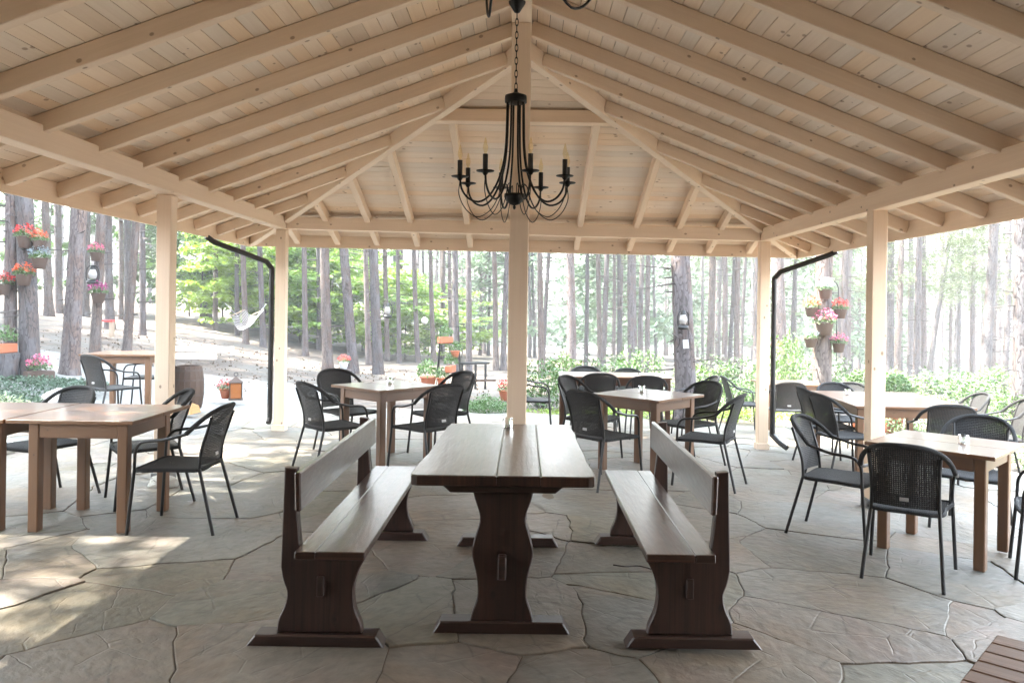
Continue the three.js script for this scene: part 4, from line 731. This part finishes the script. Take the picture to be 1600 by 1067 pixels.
flowerPot('red flowers in a brown pot at the right of the right flower pot pine', 5.55, 1.42, -13.85, 1.0, 'red');
flowerPot('large pink petunias in a brown pot midway on the right flower pot pine', 5.25, 1.12, -13.78, 1.35, 'pink');
flowerPot('white pink flowers in a brown pot lower left on the right pot pine', 5.04, 0.9, -13.85, 1.0, 'white');
flowerPot('pink flowers in a brown pot at the lower right of the right flower pot pine', 5.53, 0.82, -13.85, 1.0, 'pink');
{ const st = thing('tree_stump', 'pale sawn stump carrying the white geranium pot', 'stump', -4.12, lie(-4.12, -18) - 0.05, -18); part('trunk', lathe([[0.001, 0.38], [0.15, 0.38], [0.16, 0.36], [0.15, 0.2], [0.19, 0], [0.001, 0]], 14), M.bark[1], st);
  flowerPot('red geranium in a white pot on a stump by the leaning pine', -4.12, lie(-4.12, -18) + 0.33, -18, 0.95, 'red', M.white); }
{ const st = thing('tree_stump', 'dark stump under the orange planter at the left edge', 'stump', -8.5, lie(-8.5, -12.8) - 0.05, -12.9); part('trunk', lathe([[0.001, 0.47], [0.2, 0.47], [0.21, 0.45], [0.19, 0.25], [0.24, 0], [0.001, 0]], 14), M.bark[2], st); }
flowerPot('red geraniums in a terracotta pot just left of the middle post', -0.35, lie(-0.35, -15.5) - 0.02, -15.5, 1.25, 'red', M.terracotta);
flowerPot('green plant in a terracotta bowl at the foot of the plant stand', -2.12, lie(-2.1, -17.5), -17.5, 1.6, null, M.terracotta);
{ // plant stand like a ladder with boxes
  const x = -1.66, z = -17.4, y = lie(x, z) - 0.02, t = thing('plant_stand', 'tall black metal plant stand with terracotta boxes left of the middle post', 'plant stand', x, y, z);
  for (const s of [-1, 1]) { part('rail', rod(V(s * 0.26, 0, 0.12), V(s * 0.2, 1.42, -0.05), 0.012), M.iron, t); part('rail', rod(V(s * 0.26, 0, -0.25), V(s * 0.2, 1.42, -0.05), 0.012), M.iron, t); }
  for (const [yy, w] of [[0.4, 0.25], [0.72, 0.235], [1.05, 0.22], [1.42, 0.2]]) part('rung', rod(V(-w, yy, 0.07 - yy * 0.08), V(w, yy, 0.07 - yy * 0.08), 0.009), M.iron, t);
  flowerPot('terracotta box on the top rung of the plant stand', x - 0.08, y + 1.05, z + 0.06, 1.0, null, M.terracotta, 'flower_box', 'box');
  flowerPot('small round terracotta pot hung at the right of the plant stand', x + 0.14, y + 0.74, z + 0.08, 0.9, null, M.terracotta);
  flowerPot('terracotta box low on the plant stand', x + 0.05, y + 0.42, z + 0.12, 1.05, null, M.terracotta, 'flower_box', 'box');
  flowerPot('round terracotta pot lowest on the left of the plant stand', x - 0.13, y + 0.14, z + 0.2, 0.95, null, M.terracotta);
}

// ---------------------------------------------------------------- lanterns and lamps
function lantern(label, x, y, z, s) {
  const t = thing('storm_lantern', label, 'lantern', x, y, z, 0.2);
  part('tank', lathe([[0.001, 0], [0.085, 0], [0.09, 0.02], [0.085, 0.055], [0.04, 0.07], [0.001, 0.07]], 18), M.iron, t);
  part('glass_globe', lathe([[0.045, 0.085], [0.062, 0.12], [0.066, 0.16], [0.05, 0.215], [0.04, 0.235]], 18), phy({ color: lin(0.42, 0.4, 0.38), roughness: 0.25, transmission: 0.5, thickness: 0 }), t);
  part('chimney', lathe([[0.05, 0.24], [0.055, 0.25], [0.035, 0.275], [0.04, 0.3], [0.001, 0.31]], 16), M.iron, t);
  for (const q of [-1, 1]) part('side_tube', tube([[q * 0.08, 0.04, 0], [q * 0.098, 0.12, 0], [q * 0.092, 0.22, 0], [q * 0.06, 0.285, 0], [q * 0.03, 0.29, 0]], 0.009, 16, 6), M.iron, t);
  part('handle', tube([[-0.09, 0.2, 0.02], [-0.07, 0.34, 0.02], [0, 0.4, 0.02], [0.07, 0.34, 0.02], [0.09, 0.2, 0.02]], 0.003, 20, 5), M.iron, t);
  t.scale.setScalar(s);
}
lantern('black storm lantern hanging on the thickest pine behind the slatted table', 2.56, 1.22, -12.72, 1.0);
lantern('dark oil lamp hanging on the slim pine at far left', -9.5, 1.92, -17.3, 1.35);
lantern('small dark lantern hanging behind the table left of the middle post', -4.2, 1.15, -24.1, 1.5);
{ const t = thing('tree_label', 'white paper label pinned below the storm lantern on the thickest pine', 'label', 2.62, 0.98, -12.77); part('plate', moved(bev(0.09, 0.14, 0.004, 0.001), 0, 0, 0, 0, -0.2, 0.1), M.white, t); part('hook', rod(V(0, 0.07, 0), V(0, 0.14, -0.02), 0.004), M.iron, t); }
{ const t = thing('outdoor_lamp', 'white box lamp high on the right flower pot pine', 'lamp', 5.3, 2.05, -13.8); part('housing', bev(0.14, 0.16, 0.09, 0.012), M.white, t); part('arm', rod(V(0, 0, -0.05), V(0, 0, -0.12), 0.015), M.iron, t); part('cable', tube([[0.12, 0.02, 0.0], [0.19, -0.06, -0.02], [0.18, -0.6, -0.03], [0.17, -1.4, 0.0]], 0.01, 20, 5), M.iron, t); }
{ const t = thing('globe_lamp', 'round white globe lamp hanging between the pines left of the plant stand', 'lamp', -2.98, 1.1, -23.5); part('globe', new THREE.SphereGeometry(0.1, 18, 14), M.white, t); part('cord', rod(V(0, 0.12, 0), V(0, 1.5, 0), 0.006), M.iron, t); }
{ const t = thing('bird_house', 'small yellow wooden bird house on a pine right of the far right post', 'bird house', 6.62, 0.55, -20.75); part('box', bev(0.2, 0.24, 0.18, 0.006), M.honeyWood, t); for (const s of [-1, 1]) part('roof', moved(bev(0.2, 0.018, 0.24, 0.003), s * 0.075, 0.16, 0.02, 0, 0, -s * 0.7), M.terracotta, t); part('perch', rod(V(0, -0.04, 0.08), V(0, -0.04, 0.15), 0.008), M.twig, t); }
{ const x = -11.75, z = -22, t = thing('red_bench', 'bright red plank bench between pine trunks at far left', 'bench', x, lie(x, z), z, 0.25); for (let i = 0; i < 3; i++) part('plank', bev(0.5, 0.06, 0.11, 0.006).translate(0, 0.45, -0.12 + i * 0.12), plain(0.5, 0.05, 0.05, 0.5), t); for (const s of [-1, 1]) part('leg', bev(0.08, 0.43, 0.3, 0.006).translate(s * 0.2, 0.215, 0), M.greyWood, t); }
{ const x = -1.15, z = -18.4, t = thing('wooden_rail', 'dark wooden rail between posts left of the middle post', 'railing', x, lie(x, z) - 0.05, z, 0.3); for (const s of [-0.3, 0.02, 0.26]) part('post', bev(0.05, 0.6, 0.05, 0.005).translate(s, 0.3, 0), M.pipe, t); part('top_rail', bev(0.7, 0.05, 0.07, 0.006).translate(0, 0.62, 0), M.pipe, t); part('low_rail', bev(1.0, 0.05, 0.05, 0.006).translate(0, 0.22, 0.05), M.brownWood, t); }

// ---------------------------------------------------------------- barrel, log, pot and box lantern, hammock, planks, rocks
{
  const x = -4.9, z = -11.5, t = thing('wooden_barrel', 'old dark wooden barrel behind the left side post', 'barrel', x, 0.0, z), H = 0.62;
  const R = (y) => 0.185 + 0.035 * (1 - Math.pow(2 * y / H - 1, 2));
  for (let i = 0; i < 18; i++) { const a = i / 18 * TAU, pos = [], uv = [], w = TAU / 18 * 0.485, ny = 8; const P = (aa, y, d) => [Math.sin(aa) * (R(y) + d), y, Math.cos(aa) * (R(y) + d)]; const q = (A, B, C, D) => { for (const p of [A, B, C, A, C, D]) { pos.push(...p); uv.push(p[1] + i, p[0] + p[2]); } };
    for (let j = 0; j < ny; j++) { const y0 = H * j / ny, y1 = H * (j + 1) / ny; q(P(a - w, y0, 0), P(a + w, y0, 0), P(a + w, y1, 0), P(a - w, y1, 0)); q(P(a + w, y0, -0.02), P(a - w, y0, -0.02), P(a - w, y1, -0.02), P(a + w, y1, -0.02)); q(P(a - w, y1, 0), P(a - w, y1, -0.02), P(a - w, y0, -0.02), P(a - w, y0, 0)); q(P(a + w, y0, 0), P(a + w, y0, -0.02), P(a + w, y1, -0.02), P(a + w, y1, 0)); }
    q(P(a - w, H, 0), P(a + w, H, 0), P(a + w, H, -0.02), P(a - w, H, -0.02)); part('stave', geoFrom(pos, uv), M.brownWood, t); }
  part('lid', new THREE.CylinderGeometry(0.165, 0.165, 0.02, 20).translate(0, H - 0.05, 0), M.brownWood, t);
  for (const y of [0.06, 0.2, 0.42, 0.56]) part('hoop', new THREE.CylinderGeometry(R(y + 0.015) + 0.004, R(y - 0.015) + 0.004, 0.03, 28, 1, true).translate(0, y, 0), std({ color: lin(0.07, 0.05, 0.04), roughness: 0.6, metalness: 0.6, side: THREE.DoubleSide }), t);
  const l = thing('split_log', 'yellow split log lying before the barrel', 'log', -4.72, 0.0, -10.9, 0.5); part('wood', moved(plate([[0, 0], [0.17, 0.02], [0.13, 0.12], [0.03, 0.16]], 0.36, 0.006), 0, 0, 0, 0, 0.5, 0), M.honeyWood, l);
  flowerPot('terracotta pot with red flowers on the gravel by the left downpipe', -4.87, -0.02, -12.9, 0.95, 'red', M.terracotta);
  const b = thing('box_lantern', 'square rusty orange box lantern beside the terracotta pot', 'lantern', -4.66, -0.02, -12.75, 0.35);
  for (const sx of [-1, 1]) for (const sz of [-1, 1]) part('corner_post', bev(0.02, 0.26, 0.02, 0.002).translate(sx * 0.09, 0.15, sz * 0.09), M.brownWood, b);
  for (const k of [0, 1, 2, 3]) part('pane', moved(bev(0.16, 0.24, 0.004, 0.001), Math.sin(k * Math.PI / 2) * 0.086, 0.15, Math.cos(k * Math.PI / 2) * 0.086, 0, k * Math.PI / 2), plain(0.26, 0.085, 0.02, 0.4), b);
  part('base', bev(0.22, 0.025, 0.22, 0.004).translate(0, 0.012, 0), M.brownWood, b); part('roof', moved(new THREE.ConeGeometry(0.16, 0.1, 4), 0, 0.33, 0, 0, Math.PI / 4), M.brownWood, b); part('ring', new THREE.TorusGeometry(0.03, 0.005, 6, 14).translate(0, 0.41, 0), M.iron, b);
}
{
  const t = thing('hammock', 'white net hammock hanging between two pines left of the downpipe', 'hammock', -8.3, 0.45, -23.6, 1.25), rope = [], P = (u, v) => V((u - 0.5) * 1.3, 0.25 + 2.6 * (u - 0.5) * (u - 0.5) + 0.3 * Math.abs(v - 0.5) + 0.7 * v * (0.4 + u * (1 - u) * 2), (v - 0.5) * 0.7);
  for (let i = 0; i <= 16; i++) { rope.push(tube([P(i / 16, 0), P(i / 16, 0.25), P(i / 16, 0.5), P(i / 16, 0.75), P(i / 16, 1)], 0.008, 8, 4)); rope.push(tube([0, 0.25, 0.5, 0.75, 1].map((u) => P(u, i / 16)), 0.008, 8, 4)); }
  part('net', merge(rope), M.white, t);
  for (const s of [0, 1]) { part('spreader_bar', rod(P(s, 0), P(s, 1), 0.018), M.greyWood, t); part('rope', rod(P(s, 0.5), V(s ? 1.3 : -1.5, 1.6, 0), 0.01), M.white, t); }
  t.scale.setScalar(0.68);
}
[['upper pale planed beam lying on the slope below the hammock', -8.6, -20.6, 0.22, 2.0], ['lower pale planed beam lying on the slope below the hammock', -8.45, -19.6, 0.1, 1.6]].forEach(([l, x, z, y, L]) => { const m = solo('timber_beam', moved(bev(L, 0.14, 0.16, 0.006), 0, 0, 0, 0, -0.08, 0), std({ map: pine.map, bumpMap: pine.bump, bumpScale: 0.001, roughness: 0.7 }), l, 'timber beam'); m.position.set(x, lie(x, z) + y, z); });
function rock(label, x, z, rx, ry, rz, mat, seed) { const g = new THREE.IcosahedronGeometry(1, 5), p = g.attributes.position; for (let i = 0; i < p.count; i++) { const v = V(p.getX(i), p.getY(i), p.getZ(i)), k = 1 + 0.5 * (fbm(v.x * 1.3 + 9, v.y * 1.3 + v.z * 1.7 + 5, 0, 0, seed, 4) - 0.5); p.setXYZ(i, v.x * k * rx, v.y * k * ry, v.z * k * rz); } g.computeVertexNormals(); const m = solo('boulder', g, mat, label, 'boulder'); m.position.set(x, lie(x, z) + ry * 0.3, z); m.rotation.y = seed; return m; }
rock('grey rounded boulder behind the left tables by the wicker chair', -6.45, -10.95, 0.27, 0.2, 0.24, M.rock, 5);
rock('pale flat stone at the terrace edge left of the boulder', -6.6, -9.7, 0.22, 0.14, 0.2, M.rockPale, 8);
rock('small pale stone under the tables at the left edge', -5.3, -7.9, 0.2, 0.1, 0.18, M.rockPale, 12);
rock('small pale stone at the foot of the left side post', -3.02, -6.62, 0.13, 0.07, 0.11, M.rockPale, 15);
{ // litter: cones and chips on the slope, one loose mass
  const r = rng(901), N = 1300, im = shade(new THREE.InstancedMesh(new THREE.IcosahedronGeometry(0.026, 0), plain(0.1, 0.07, 0.05, 0.95), N)); im.name = 'forest_litter'; tag(im, 'dark pine cones and chips scattered over the sunny slope', null, null, 'stuff');
  for (let i = 0; i < N; i++) { const z = -15 - 11 * r(), x = -12 + 12 * r() + (z + 13) * 0.15, s = 0.35 + 1.1 * r() * r(); im.setMatrixAt(i, new THREE.Matrix4().compose(V(x, lie(x, z) + bumps(x, z) - 0.02, z), new THREE.Quaternion().setFromEuler(new THREE.Euler(r() * 6, r() * 6, r() * 6)), V(s * 1.4, s * 0.8, s))); }
  scene.add(im);
}
solo('fallen_twig', tube([[0.55, 0.012, -4.7], [0.62, 0.016, -4.66], [0.7, 0.014, -4.68], [0.8, 0.012, -4.6]], 0.004, 16, 5), M.twig, 'thin dry twig lying on the paving between table and right bench', 'twig');

renderer.render(scene, camera);
